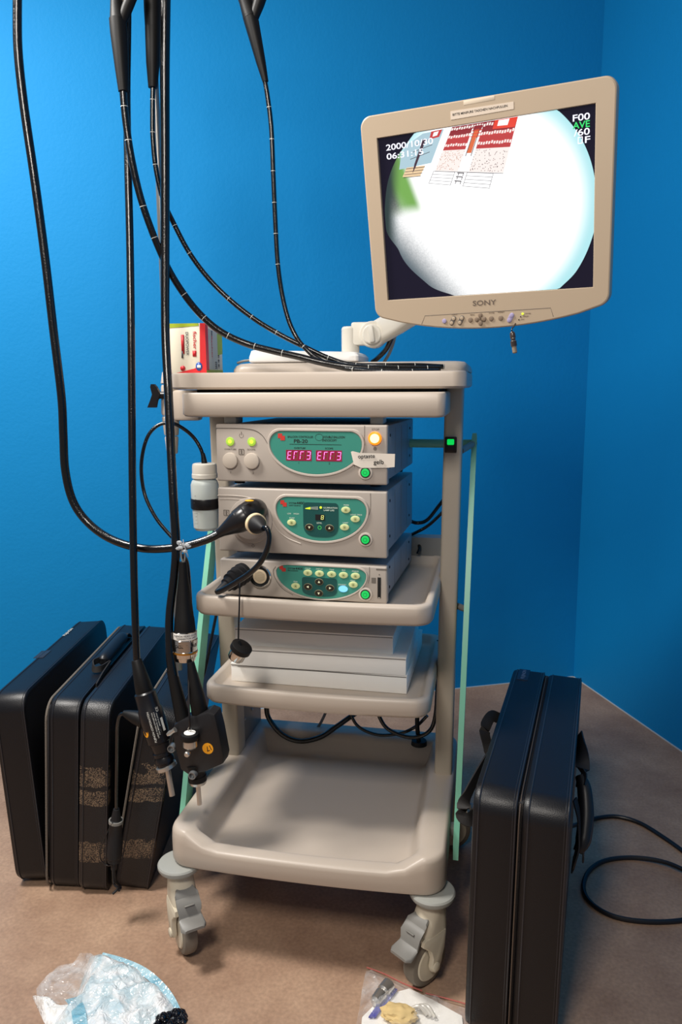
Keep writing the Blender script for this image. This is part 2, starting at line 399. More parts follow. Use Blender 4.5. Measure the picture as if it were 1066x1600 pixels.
def caster(px, py, heading):
    """swivel at px,py ; heading = rolling direction angle"""
    T = Matrix.Translation((px, py, 0)) @ Matrix.Rotation(heading-math.pi/2, 4, 'Z')   # local +Y = rolling dir, +X = axle
    wr, off = .054, .030
    b = B(T)   # one-piece hooded fork
    def sec(z, w, y0, y1, r): return [(x, y, z) for x, y in rr(-w, w, y0, y1, r, 0, 5, 3)]
    b.rings([sec(.186, .026, -.026, .026, .024), sec(.172, .028, -.028, .032, .026), sec(.150, .0285, -.028, .042, .024), sec(.122, .029, -.026, .052, .02), sec(.114, .029, -.024, .050, .018)])
    for s in (-1, 1):
        o1 = [(-.024, .118), (-.020, .085), (-.004, .048), (.008, .040), (.018, .044), (.022, .056), (.018, .075), (.026, .096), (.046, .114), (.044, .125), (-.022, .125)]
        rs = [[(s*.0215, off-.03+y+.012, z) for y, z in o1], [(s*.0295, off-.03+y+.012, z) for y, z in o1], [(s*.032, off-.03+(y-.01)*.8+.022, z*.9+.008) for y, z in o1]]
        b.rings(rs)
        b.lathe((s*.030, off-.008, .054), (s*.036, off-.008, .054), [(0, .0105), (.7, .0105), (1, .008)], 18)
    ob = b.build('caster', cream2, cart, ang=45)
    b = B(T); c = Vector((0, off-.008, wr))
    prof = [(-.016, .030), (-.016, .046), (-.014, .0505), (-.008, .0535), (0, .054), (.008, .0535), (.014, .0505), (.016, .046), (.016, .030)]
    def wheel(pr, n=40, mi=0):
        b.rings([[Vector((x, c.y+r*math.cos(2*math.pi*i/n), c.z+r*math.sin(2*math.pi*i/n))) for i in range(n)] for x, r in pr], True, True)
    wheel(prof); w = b.build('wheel', tyre, ob)
    b = B(T); wheel([(-.0185, .02), (-.0185, .036), (-.0165, .0385), (.0165, .0385), (.0185, .036), (.0185, .02)]); b.build('wheel_disc', cream2, ob)
    b = B(T)   # brake pedal: hood and toe plate
    def psec(y, z, w, t, tilt):
        cx = []; 
        for x, dz in ((-w, -t), (w, -t), (w, t*.3), (w*.85, t), (-w*.85, t), (-w, t*.3)): cx.append((x, y-math.sin(tilt)*dz*0, z+dz) if tilt == 0 else (x, y+dz*math.sin(tilt), z+dz*math.cos(tilt)))
        return cx
    b.rings([psec(.026, .158, .018, .005, 0), psec(.048, .153, .026, .006, -.7), psec(.062, .138, .027, .006, -1.2), psec(.066, .120, .024, .005, -1.2), psec(.074, .111, .026, .005, -.5), psec(.094, .105, .028, .004, -.2), psec(.104, .105, .021, .003, 0)])
    b.box((0, .068, .139), (.022, .004, .003), .001)
    b.build('brake_pedal', greyp, ob, ang=50)
    b = B(T); b.lathe((0, 0, .184), (0, 0, .2065), [(.2, .036), (.32, .0455), (.55, .0485), (.8, .0485), (.95, .046), (1, .042)], 36)
    b.build('bumper_disc', discm, ob)
caster(-.286, .022, math.atan2(-.78, .63))
caster(.279, .028, math.atan2(-.80, -.60))
caster(-.262, .52, math.atan2(.5, -.6)); caster(.275, .50, math.atan2(.3, .8))

# IV pole clamped to left end
b = B(); b.lathe((-.415, .36, .52), (-.415, .36, 2.34), [(0, .0085), (1, .0085)], 18)
pol = b.build('drip_pole', mat('grey_steel_pole', '8d8b88', .3, metal=.7), cart)
b = B()
for z0, z1, r0, r1 in ((1.292, 1.262, .017, .021), (1.260, 1.185, .021, .023), (1.183, 1.135, .022, .018), (1.133, 1.09, .017, .014)): b.lathe((-.410, .36, z0), (-.410, .36, z1), [(0, r0*.9), (.08, r0), (.92, r1), (1, r1*.9)], 20)
b.box((-.365, .36, 1.21), (.07, .035, .075), .008)
b.build('pole_bracket', beige, pol)
b = B(); c = Vector((-.432, .34, 1.235)); b.lathe(c+Vector((.02, 0, 0)), c+Vector((-.012, 0, 0)), [(0, .009), (1, .009)], 12)
b.rings([[(-.436+dx, .335+s, z) for s in (-.005, .005)]+[(-.436+dx2, .335+s, z) for s in (.005, -.005)] for dx, dx2, z in ((-.022, .0, 1.205), (-.014, .004, 1.222), (-.008, .014, 1.237), (-.012, .004, 1.255), (-.010, -.002, 1.262))])
b.build('clamp_knob', black, pol)
for hp in ([(-.415, .36, 2.33), (-.33, .33, 2.37), (-.2, .3, 2.36), (-.14, .28, 2.30)], [(-.415, .36, 2.33), (-.45, .25, 2.37), (-.45, .2, 2.36), (-.42, .16, 2.3)], [(-.415, .36, 2.33), (-.40, .3, 2.36), (-.38, .25, 2.34), (-.36, .22, 2.3)]):
    b = B(); b.tube(hp, .006); b.build('hanger_hook', steel, pol)

# cables behind the trolley
def cab(name, pts, r, label, parent=None, m=gloss, cat='cable', **k):
    b = B(); b.tube(pts, r, 10, **k); o = b.build(name, m, parent)
    if parent is None: recenter(o); tag(o, label, cat)
    return o
cab('cable', [at(636, 812, .62), at(652, 817, .61), at(668, 812, .62), at(686, 790, .63), at(700, 772, .63), at(714, 750, .62)], .0052, 'upper black cable curving behind the right post of the trolley')
cab('cable', [at(634, 838, .62), at(650, 832, .61), at(668, 822, .61), at(686, 806, .61), at(700, 790, .61), at(714, 770, .60)], .0045, 'lower thin black cable curving behind the right post of the trolley')
cab('cable', [at(640, 838, .625), at(650, 842, .615), at(656, 856, .58), at(653, 866, .57)], .005, 'short black cable dropping behind the bottom grey device')
cab('cable', [at(416, 1100, .52), at(420, 1122, .52), at(440, 1147, .52), at(468, 1158, .52), at(500, 1152, .52), at(525, 1136, .54), at(545, 1122, .56), at(560, 1112, .58)], .0072, 'thick black cable hanging in a loop under the lower shelf')
cab('cable', [at(512, 1105, .57), at(506, 1120, .57), at(497, 1136, .57), at(485, 1146, .57), at(470, 1152, .56)], .004, 'thin grey cable crossing behind the black loop', m=mat('grey_cable', '6c6d70', .5))
cab('cable', [at(545, 1110, .53), at(560, 1135, .53), at(590, 1148, .53), at(625, 1146, .53), at(650, 1135, .53), at(668, 1118, .53)], .0045, 'black cable sagging under the lower shelf, left of the post')
cab('cable', [at(588, 1110, .50), at(605, 1138, .50), at(640, 1152, .50), at(668, 1145, .50), at(680, 1120, .50), at(684, 1060, .52), at(686, 1000, .54)], .0055, 'black cable sagging under the lower shelf and rising beside the right post')
cab('cable', [at(338, 960, .52), at(330, 1000, .50), at(322, 1040, .48), at(312, 1075, .47)], .0042, 'thin black cable running down behind the left green bar')
b = B(); b.lathe(atz(655, 1163, .285), atz(655, 1163, .285)+Vector((0, 0, .012)), [(0, .022), (1, .020)], 24); b.tube([atz(655, 1163, .285), at(652, 1130, .5), at(654, 1095, .5)], .006)
o = b.build('cable_grommet', matte); recenter(o); tag(o, 'round black cable grommet in the rear right corner of the base tray', 'grommet')

# ---------------------------------------------------------------- flat boxes on the lower shelf
def flatbox(x0, x1, z0, z1, y0, rot, label):
    cx = (x0+x1)/2; w = x1-x0; t = thing('flat_carton', label, 'box', (cx, y0+.17, z0), rot, 'flat white cartons on the lower shelf')
    T = WM[t['_w']]; b = B(T); b.box((0, 0, (z1-z0)/2), (w, .34, z1-z0), .0015); b.build('carton_body', white, t)
    b = B(T); b.box((0, .0, (z1-z0)-.0005), (w+.0015, .3415, .004), .0008); b.mi = 1; b.box((0, -.1708, z1-z0-.0035), (w*.995, .0006, .0012))
    b.build('carton_lid', [mat('carton_white_lid', 'f0ece4', .6), inkg], t)
flatbox(-.221, .203, .5555, .5995, .222, R(-.8), 'flat white carton, bottom one of the three on the lower shelf')
flatbox(-.208, .197, .6005, .6425, .215, R(.6), 'flat white carton, middle one of the three on the lower shelf')
flatbox(-.215, .165, .6435, .686, .235, R(.4), 'flat white carton, topmost of the three, just under the upper shelf')

# ---------------------------------------------------------------- device stack
DM0 = Matrix.Translation((-.0344, .1777, 0)) @ Matrix.Rotation(-.044, 4, 'Z')
def moon(cx, a, zt, zs, zb, grow=0, n=40, tilt=0):
    pts = []; a += grow; zb -= grow
    for i in range(n+1):
        t = math.pi+math.pi*i/n; pts.append((cx+a*math.cos(t), zs+(zs-zb)*math.sin(t)))
    for i in range(1, 10):
        t = math.pi/2*i/10; pts.append((cx+a-.028+.028*math.cos(t), zs+(zt+grow-zs)*math.sin(t)))
    for i in range(10):
        t = math.pi/2*(1+i/10); pts.append((cx-a+.028+.028*math.cos(t), zs+(zt+grow-zs)*math.sin(t)))
    return pts
def ringband(b, outer, inner, y0, y1, ymid):
    n = len(outer)
    b.rings([[(p[0], y1, p[1]) for p in outer], [(p[0]*.75+q[0]*.25, ymid, p[1]*.75+q[1]*.25) for p, q in zip(outer, inner)], [(p[0]*.25+q[0]*.75, ymid, p[1]*.25+q[1]*.75) for p, q in zip(outer, inner)], [(q[0], y1, q[1]) for q in inner]], False, False)
def device(name, label, cat, zb, h, dep=.40):
    T = DM0 @ Matrix.Translation((0, 0, zb)); t = thing(name, label, cat, M=T)
    b = B(T); b.box((0, .018+dep/2, h/2+.001), (.376, dep, h-.008), .003)
    body = b.build('casing', casebody, t)
    for z in (h*.25, h*.8):
        for yy in (.07, .36): b = B(T); b.lathe((.188, yy, z), (.1895, yy, z), [(0, .0035), (1, .003)], 10); b.build('side_screw', matte, body)
    for yy in (.14, .23, .32): b = B(T); b.box((.188, yy, h*.5), (.0008, .0012, h*.82)); b.build('side_seam', panel_m, body)
    b = B(T); b.box((0, .011, h/2), (.390, .022, h), .004, seg=3); b.build('front_cover', casem, t)
    for x in (-.16, .16):
        for y in (.05, .35): b = B(T); b.lathe((x, y, -.0095 if zb > .8 else -.007), (x, y, .004), [(0, .012), (1, .014)], 16); b.build('foot', matte, t)
    return t, T
def knob(t, T, name, x, z, r, proud, m, base=None, bev=.001):
    b = B(T); b.disc(x, z, r, -proud, .002, 28, bev); return b.build(name, m, t)
def greenbtn(t, T, x, z):
    b = B(T); b.disc(x, z, .0155, -.003, .001, 32, .0012); rg = b.build('power_button', rimm, t)
    b = B(T); b.disc(x, z, .0112, -.0036, .0, 28); b.mi = 1; b.disc(x, z, .0088, -.0062, .0, 28, .001); b.mi = 2; b.lathe((x, -.0063, z), (x, -.0066, z), [(0, .0045), (1, .0045)], 20); b.mi = 1; b.lathe((x, -.0064, z), (x, -.0068, z), [(0, .0034), (1, .0034)], 20)
    b.build('green_lit_cap', [matte, glow('led_green', '10d860', .95), glow('led_green_dim', '0a9044', .7)], rg)
def pictogram(b, x, z, s):
    w = s*.08
    for dx, dz, ww, hh in ((-s, 0, w, s), (s, 0, w, s), (0, s, s, w), (0, -s, s, w), (0, 0, w, s*.5), (0, s*.25, s*.45, w), (-s*.2, -s*.5, w, s*.3), (s*.2, -s*.5, w, s*.3)):
        b.box((x+dx, -.0005, z+dz), (2*ww, .0006, 2*hh))
    b.disc(x, z+s*.6, s*.18, -.0009, 0, 10)

# --- balloon controller
h = .128
dv, T = device('balloon_controller', 'grey balloon pump controller with two pink digit displays, topmost of the device stack', 'medical device', 1.045, h)
mo = lambda g=0: moon(.036, .103, .113, .088, .021, g)
b = B(T); ringband(b, mo(.007), mo(0), -.003, .001, -.0032); b.build('panel_rim', rimm, dv, ang=60)
b = B(T); b.prism(mo(0), -.0015, .001); pn = b.build('teal_panel', teal, dv)
b = B(T); b.box((-.0435, -.0018, .1035), (.010, .0006, .010)); b.box((-.0375, -.0019, .0985), (.010, .0006, .010)); b.build('red_logo', red, pn)
b = B(T); b.text('BALLOON CONTROLLER', -.026, .0995, .0042, -.0018, width=.058); b.text('PB-20', -.012, .0885, .0078, -.0018, width=.031)
b.box((.036, -.0017, .0855), (.116, .0004, .0008)); b.text('OVERTUBE', -.012, .0755, .0035, -.0018, width=.026); b.text('SCOPE', .058, .0755, .0035, -.0018, width=.018)
b.text('DOUBLE BALLOON', .054, .0995, .0048, -.0018, width=.048, shear=.15); b.text('ENDOSCOPY', .052, .0925, .0048, -.0018, width=.032, shear=.15)
n = 20; ou = [(.045+.009*math.cos(2*math.pi*i/n), .101+.0075*math.sin(2*math.pi*i/n)) for i in range(n)]; inn = [(.045+.0083*math.cos(2*math.pi*i/n), .101+.0068*math.sin(2*math.pi*i/n)) for i in range(n)]
b.rings([[(p[0], -.0018, p[1]) for p in ou], [(p[0], -.0018, p[1]) for p in inn]], False, False)
b.text('1', -.002, .043, .004, -.0018); b.text('2', .066, .043, .004, -.0018)
b.build('panel_lettering', inkm, pn)
SEG = {'E': 'adefg', 'r': 'aef', '3': 'abcdg', '8': 'abcdefg'}
def digits(b, s, x, z, w, hh, gap, on, off, y, th=.0016):
    for ch in s:
        k = .12
        def q(u, v): return (x+u*w+v*hh*k, z+v*hh)
        t = th/w; tz = th/hh
        segs = {'a': ((t*.6, 1), (1-t*.6, 1), (1-t*1.6, 1-tz), (t*1.6, 1-tz)), 'd': ((t*.6, 0), (1-t*.6, 0), (1-t*1.6, tz), (t*1.6, tz)), 'g': ((t, .5+tz/2), (1-t, .5+tz/2), (1-t, .5-tz/2), (t, .5-tz/2)),
                'f': ((0, .98), (t, .93), (t, .56), (0, .52)), 'e': ((0, .48), (t, .44), (t, .07), (0, .02)), 'b': ((1, .98), (1-t, .93), (1-t, .56), (1, .52)), 'c': ((1, .48), (1-t, .44), (1-t, .07), (1, .02))}
        for k2, pl in segs.items():
            b.f([b.v((q(*p)[0], y, q(*p)[1])) for p in pl], on if k2 in SEG.get(ch, '') else off)
        x += w+gap
for x0 in (-.030, .038):
    b = B(T); b.box((x0+.0285, -.0017, .0612), (.058, .0006, .0235)); 
    dw = b.build('digit_display', mat('display_window', '5a0f24', .3, emit='ff2a70', estr=.22), pn)
    b = B(T); digits(b, 'Err3', x0+.002, .0525, .0095, .0175, .0048, 0, 1, -.0023); b.build('digits', [glow('segment_pink', 'ff8be0', 1.6), mat('segment_off', '6a5a2a', .5)], dw)
for x, lab in ((-.161, 'OVERTUBE'), (-.110, 'SCOPE')):
    b = B(T); b.disc(x, .0895, .0098, -.002, .001, 28, .0008); l = b.build('indicator_lamp', mat('lamp_lens_green', '9fbf4a', .3, emit='9ac83a', estr=.45), dv)
    b = B(T); b.disc(x, .0895, .0045, -.0028, 0, 20, .0008); b.build('lit_core', glow('led_lime', 'd8ff40', 1.7), l)
    o = knob(dv, T, 'round_port_cap', x, .047, .0178, .007, mat('port_cap', 'beb2a4', .45), bev=.002)
b = B(T); b.text('OVERTUBE', -.175, .0705, .0035, -.0004, width=.028); b.text('SCOPE', -.121, .0705, .0035, -.0004, width=.019); b.text('1', -.162, .018, .005, -.0004); b.text('2', -.110, .018, .005, -.0004); b.text('STOP', .161, .117, .004, -.0004, width=.016)
pictogram(b, -.135, .067, .0058)
for i in range(14):
    a0, a1 = R(120+i*300/14), R(120+(i+1)*300/14)
    b.f([b.v((-.134+r*math.cos(a), -.0005, .103+r*math.sin(a))) for r, a in ((.0052, a0), (.0052, a1), (.0044, a1), (.0044, a0))])
b.box((-.134, -.0004, .108), (.0009, .0006, .007)); b.disc(.168, .078, .0038, -.0006, 0, 16)
b.build('cover_lettering', inkg, dv)
b = B(T); b.tube([(.145, -.0002, .127), (.145, -.0002, .095), (.146, -.0002, .085)], .0005, 6); b.tube([(-.195, -.0004, .119), (-.12, -.0004, .118), (-.09, -.0004, .108), (-.073, -.0004, .085), (-.062, -.0004, .060)], .0008, 6); b.build('cover_groove', inkg, dv)
b = B(T); b.disc(.168, .100, .0145, -.004, .001, 32, .0012); sb = b.build('stop_button', mat('amber_lit_collar', 'e08020', .3, emit='ff8c1a', estr=.9), dv)
b = B(T); b.disc(.168, .100, .0098, -.0075, 0, 28, .0015); b.build('stop_cap', glow('amber_white', 'ffe9a8', 2.0), sb)
greenbtn(dv, T, .1475, .0265)
# handwritten paper tape bridging front and side
b = B(T); pts = [(.116, .071), (.1205, .0725), (.135, .069), (.195, .068), (.212, .068)]; bot = [(.124, .037), (.122, .044), (.139, .0365), (.195, .038), (.211, .040)]
g1 = [b.v((p[0], -.004-.001*math.sin(i*2), p[1])) for i, p in enumerate(pts)]; g2 = [b.v((p[0], -.0035+.001*math.cos(i*2), p[1])) for i, p in enumerate(bot)]
b2 = [b.v((p[0], -.0042-.001*math.sin(i*2), p[1])) for i, p in enumerate(pts)]; b3 = [b.v((p[0], -.0037+.001*math.cos(i*2), p[1])) for i, p in enumerate(bot)]
for i in range(4): b.f([g1[i], g1[i+1], g2[i+1], g2[i]]); b.f([b2[i], b2[i+1], b3[i+1], b3[i]])
tp = b.build('paper_tape', tape, dv, recalc=False)
b = B(T); Mr = Matrix.Rotation(R(-3), 3, 'Y'); b.text('optaste', .132, .0575, .008, -.0056, width=.037, M=Mr); b.text('gelb', .166, .0455, .009, -.0056, width=.022, M=Mr); b.build('handwriting', inkm, tp)

# --- light source
h = .1465
dv, T = device('light_source', 'grey endoscope light source with dark level display, middle of the device stack', 'medical device', .884, h)
mo = lambda g=0: moon(.047, .102, .129, .104, .034, g)
b = B(T); ringband(b, mo(.007), mo(0), -.003, .001, -.0032); b.build('panel_rim', rimm, dv, ang=60)
b = B(T); b.prism(mo(0), -.0015, .001); pn = b.build('teal_panel', teal, dv)
def innerpanel(x0, x1, zt, zb, r):
    cx = (x0+x1)/2; a = (x1-x0)/2; pts = []
    zs = zb+(zt-zb)*.38
    for i in range(25): t = math.pi+math.pi*i/24; c, s_ = math.cos(t), math.sin(t); pts.append((cx+a*math.copysign(abs(c)**.6, c), zs+(zs-zb)*math.copysign(abs(s_)**.8, s_)))
    for i in range(7): t = math.pi/2*i/6; pts.append((x1-r+r*math.cos(t), zt-r+r*math.sin(t)))
    for i in range(7): t = math.pi/2*(1+i/6); pts.append((x0+r+r*math.cos(t), zt-r+r*math.sin(t)))
    return pts
b = B(T); b.prism(innerpanel(.007, .087, .119, .042, .008), -.0022, 0); ip = b.build('dark_panel', tealdark, pn)
b = B(T); b.box((-.041, -.0018, .1175), (.009, .0006, .009)); b.box((-.0355, -.0019, .1125), (.009, .0006, .009)); b.build('red_logo', red, pn)
b = B(T); b.text('4400', -.008, .1140, .0058, -.0018, width=.018, align='L'); b.text('SYSTEM', -.026, .1145, .0035, -.0018, width=.017); b.text('LIGHT SOURCE', -.026, .1095, .003, -.0018, width=.027); b.build('panel_lettering', inkm, pn)
b = B(T)
for s_, x, z, w in (('LOW', -.030, .091, .009), ('HIGH', -.015, .091, .012), ('PUMP', -.025, .081, .012), ('PRIME', .099, .114, .012), ('LIGHT TRNS', .114, .0935, .026), ('LAMP', .097, .075, .012)): b.text(s_, x, z, .003, -.0018, width=w)
b.text('ILLUMINATION', .054, .1068, .0034, -.0026, width=.031); b.text('LAMP LIFE', .054, .1012, .0034, -.0026, width=.024); b.text('LEVEL', .038, .0725, .0033, -.0026, width=.012)
b.build('white_lettering', mat('pale_lettering', 'cfe0d0', .5), pn)
def pad(b, x, z, a=.0104, c=.0072): b.disc(x, z, a, -.0035, -.001, 28, .001, rz=c)
def pads(T, pn, lst):
    for x, z in lst:
        b = B(T); pad(b, x, z); o = b.build('touch_button', btn, pn)
        b = B(T)
        n = 16
        for i in range(n):
            a0, a1 = 2*math.pi*i/n, 2*math.pi*(i+.75)/n
            b.f([b.v((x+r*math.cos(a), -.0038, z+r*math.sin(a))) for r, a in ((.0036, a0), (.0036, a1), (.0029, a1), (.0029, a0))])
        b.box((x, -.0037, z), (.0026, .0005, .0026)); b.build('button_symbol', mat('button_ink', '5e6a2a', .5), o)
pads(T, pn, [(-.020, .0725), (.104, .105), (.125, .0855), (.101, .0665)])
def arrows(T, pn, lst):
    for x, z, a in lst:
        b = B(T); b.disc(x, z, .0100, -.0034, -.0015, 28, .001, rz=.0078); o = b.build('arrow_button', mat('arrow_rim', '8a8666', .4), pn)
        b = B(T); b.disc(x, z, .0092, -.0037, -.002, 28, .0004, rz=.007); b.mi = 1
        pts = [(math.cos(R(a+k))*.0034, math.sin(R(a+k))*.0034) for k in (0, 125, 235)]
        b.f([b.v((x+p[0], -.00385, z+p[1])) for p in pts]); b.build('arrow_symbol', [btnk, glow('arrow_cream', 'f2edc0', .9)], o)
arrows(T, ip, [(.021, .0635, -90), (.067, .0635, 90)])
b = B(T); b.box((.0455, -.0026, .0865), (.021, .001, .0125)); dw = b.build('level_display', dark, ip)
b = B(T); digits(b, '8', .0475, .0818, .006, .0095, 0, 0, 0, -.0033, .0011); b.build('digits', glow('segment_yellow', 'f2f58a', 1.2), dw)
b = B(T); b.f([b.v((x, -.0027, z)) for x, z in ((.012, .1045), (.012, .1058), (.024, .109), (.024, .1035))]); b.mi = 1
for i in range(5): b.box((.0262+i*.0034, -.0026, .1065+i*.0001), (.0022, .0006, .005+i*.0006))
b.mi = 0; b.disc(.0475, .1085, .0028, -.003, -.002, 16)
n = 16
for i in range(0, n, 2): 
    a0, a1 = 2*math.pi*i/n, 2*math.pi*(i+1.2)/n
    b.f([b.v((.0445+r*math.cos(a), -.0027, .0635+r*math.sin(a))) for r, a in ((.0046, a0), (.0046, a1), (.0028, a1), (.0028, a0))], 2)
b.build('level_lamps', [glow('lamp_yellow', 'dcf03a', 1.3), mat('lamp_off', '9aa59a', .5), glow('lamp_greenish', '4fd860', 1)], ip)
b = B(T)
ring = [(-.195, .128), (-.16, .1285), (-.125, .126), (-.100, .118), (-.083, .105), (-.072, .088), (-.064, .070), (-.052, .052), (-.03, .036), (0, .025)]
b.tube([(x, -.0002, z) for x, z in ring], .0013, 8); b.tube([(x+.004, -.0002, z-.008) for x, z in ring[:6]], .0008, 8); b.build('cover_ridge', rimm, dv)
b = B(T); b.disc(-.117, .073, .052, -.004, .001, 48, .003); b.disc(-.117, .073, .043, -.010, .0, 48, .003); b.build('guide_socket', casem, dv)
b = B(T); b.text('LAMP', -.117, .020, .0035, -.0105 if False else -.0004, width=.012, align='C'); b.text('◇', -.117, .012, .006, -.0004); pictogram(b, -.175, .089, .0062); b.build('cover_lettering', inkg, dv)
b = B(T); b.tube([(.158, -.0002, .143), (.158, -.0002, .11), (.155, -.0002, .095)], .0005, 6); b.build('cover_groove', inkg, dv)
greenbtn(dv, T, .1475, .041)

# --- processor
h = .0838
dv, T = device('video_processor', 'slim grey video processor with arrow keys and blue button, bottom of the device stack', 'medical device', .7817, h)
mo = lambda g=0: moon(.0455, .103, .077, .062, .004, g)
b = B(T); ringband(b, mo(.0045), mo(0), -.003, .001, -.0032); b.build('panel_rim', rimm, dv, ang=60)
b = B(T); b.prism(mo(0), -.0015, .001); pn = b.build('teal_panel', teal, dv)
b = B(T); b.box((-.046, -.0018, .0705), (.009, .0006, .008)); b.box((-.0405, -.0019, .066), (.009, .0006, .008)); b.build('red_logo', red, pn)
b = B(T); b.text('4400', -.013, .0675, .0055, -.0018, width=.018); b.text('SYSTEM', -.031, .068, .0035, -.0018, width=.017); b.text('PROCESSOR', -.031, .0635, .003, -.0018, width=.024); b.build('panel_lettering', inkm, pn)
b = B(T)
for s_, x, z, w in (('COLOR', .016, .0705, .013), ('DISPLAY', .043, .0705, .016), ('TONE', .071, .0705, .011), ('IRIS', .098, .0705, .008), ('FREEZE', .125, .0695, .015), ('MODE', .119, .048, .011), ('STANDBY', .095, .0375, .018), ('PEAK', -.013, .0385, .010)): b.text(s_, x, z, .003, -.0018, width=w, align='C')
b.build('white_lettering', MATS['pale_lettering'], pn)
b = B(T); b.prism(innerpanel(.002, .083, .052, .009, .006), -.0022, 0); ip = b.build('dark_panel', tealdark, pn)
pads(T, pn, [(.016, .062), (.043, .0615), (.071, .0615), (.098, .061), (.125, .0605), (.120, .0405), (-.013, .030)])
b = B(T); pad(b, .097, .0295); b.build('blue_lit_button', glow('blue_lit', '7cc8ff', 1.5), pn)
arrows(T, ip, [(.042, .0425, 90), (.041, .0165, -90), (.016, .030, 180), (.067, .030, 0)])
greenbtn(dv, T, .1475, .020)
b = B(T); b.box((.178, -.0002, .036), (.0075, .002, .047), .0005); b.mi = 1; b.box((.178, -.0008, .014), (.005, .002, .002)); b.build('card_slot', [dark, steel], dv)
b = B(T); b.text('XXXXXX', .183, .0772, .003, -.0004, width=.022, align='C') if False else b.box((.183, -.0002, .0775), (.024, .0006, .003)); b.disc(.178, .066, .0013, -.0006, 0, 8); b.box((.1655, -.0001, .052), (.010, .0006, .0125)); b.build('cover_lettering', inkg, dv)
b = B(T); b.tube([(.156, -.0002, .082), (.156, -.0002, .06), (.153, -.0002, .045)], .0005, 6); b.tube([(-.06, -.0003, .072), (-.066, -.0003, .062), (-.062, -.0003, .045), (-.045, -.0003, .022), (-.02, -.0003, .008)], .0007, 6); b.build('cover_groove', inkg, dv)
b = B(T); b.lathe((-.0965, .002, .048), (-.0965, -.008, .048), [(0, .0265), (.8, .0265), (1, .025), (1, .0235), (.5, .0235)], 40); sk = b.build('round_socket', chrome, dv)
b = B(T); b.disc(-.0965, .048, .0228, -.0045, 0, 40); b.mi = 1; b.disc(-.0965, .048, .0165, -.0065, 0, 36, .001); b.mi = 0
for i in range(-6, 7):
    for j in range(-6, 7):
        x, z = i*.0023+(j % 2)*.00115, j*.002
        if x*x+z*z < .0125**2: b.disc(-.0965+x, .048+z, .0006, -.0069, -.006, 6)
b.build('pin_plate', [dark, mat('pin_beige', 'c9b597', .5)], sk)

# ---------------------------------------------------------------- white case, carton on top
t = thing('white_case', 'flat white plastic case lying on the raised lid behind the black tubes', 'case', (-.09, .44, 1.311))
a, c = at(386, 568, .36), at(560, 568, .36)
b = B(); b.rings([[(x, y, z) for x, y in rr(a.x+.004+i, c.x-i, .36+i, .52-i, .008)] for i, z in ((.002, 1.312), (0, 1.315), (0, 1.325))]+[[(x, y, 1.336+(-.07-x)*.028) for x, y in rr(a.x+.008, c.x-.006, .365, .515, .008)], [(x, y, 1.338+(-.07-x)*.028) for x, y in rr(a.x+.012, c.x-.01, .369, .511, .008)]])
b.build('case_body', mat('white_plastic', 'eeece8', .35), t)
b = B(); b.tube([(a.x+.006, .37, 1.318), (a.x-.012, .37, 1.316), (a.x-.03, .38, 1.312)], .003); b.build('case_latch', greyp, t)

t = thing('wall_plug_carton', 'small cream red and lime fixings carton on the left end of the top shelf', 'box', at(300, 583, .30), R(4))
t.location.z = 1.2865; M = Matrix.Translation((-.345, .37, 1.2865)) @ Matrix.Rotation(R(4), 4, 'Z')
t.matrix_world = M; t['_w'] = newm(M.copy()); T = M
W2, D2, H2 = .050, .070, .116
b = B(T); b.box((0, 0, H2/2), (2*W2, 2*D2, H2), .0012); body = b.build('carton_body', creamc, t)
b = B(T)
yf = -D2-.0006
def quad(pts, mi): b.f([b.v(p) for p in pts], mi)
quad([(-W2, yf, 0), (-W2+.008, yf, 0), (-W2+.006, yf, .10), (-W2+.012, yf, H2), (-W2, yf, H2)], 1)
quad([(-W2, yf, H2-.011), (W2-.016, yf, H2-.006), (W2-.016, yf, H2), (-W2, yf, H2)], 1)
quad([(W2-.016, yf, 0), (W2, yf, 0), (W2, yf, H2), (W2-.013, yf, H2), (W2-.015, yf, .05)], 0)
quad([(-W2+.02, yf, 0), (W2-.014, yf, 0), (W2-.014, yf, .02), (W2-.03, yf, .011)], 0)
xs = W2+.0006
quad([(xs, -D2, 0), (xs, D2, 0), (xs, D2, .010), (xs, -D2, .008)], 1)
quad([(xs, -D2, .008), (xs, -D2+.020, .006), (xs, -D2+.018, H2), (xs, -D2, H2)], 0)
quad([(xs, -.02, H2-.008), (xs, D2, H2-.012), (xs, D2, H2), (xs, -D2, H2)], 1)
quad([(xs, .028, .045), (xs, D2, .05), (xs, D2, .10), (xs, .024, .098)], 1)
quad([(xs, -D2+.02, .010), (xs, .025, .010), (xs, .025, .100), (xs, -D2+.018, .105)], 3)
b.build('printed_colour_fields', [redbox, limec, bluec, mat('carton_grey', 'b9bcb4', .5)], body, recalc=False)
b = B(T); V = Matrix.Rotation(R(90), 3, 'Y')
b.text('fischer', W2-.030, .0975, .0085, yf-.0004, width=.042, M=V, mi=0); b.text('DUOPOWER', W2-.048, .096, .0065, yf-.0004, width=.054, M=V, mi=1)
b.box((W2-.028, yf-.0002, .046), (.009, .0006, .014)); b.box((W2-.028, yf-.0005, .046), (.006, .0006, .010)); b.box((W2-.056, yf-.0002, .068), (.007, .0006, .044)); b.mi = 1; b.box((W2-.058, yf-.0003, .044), (.004, .0006, .016)); b.mi = 0; b.disc(W2-.058, .012, .0062, yf-.0004, yf, 20)
b.mi = 3; b.disc(W2-.018, .016, .008, yf-.0006, yf, 20, rz=.010); b.mi = 2; b.box((W2-.018, yf-.0008, .016), (.009, .0006, .006))
V2 = Matrix.Rotation(R(90), 3, 'Z') @ Matrix.Rotation(R(90), 3, 'Y')
vs, fs, x0, x1 = text_geo('fischer')
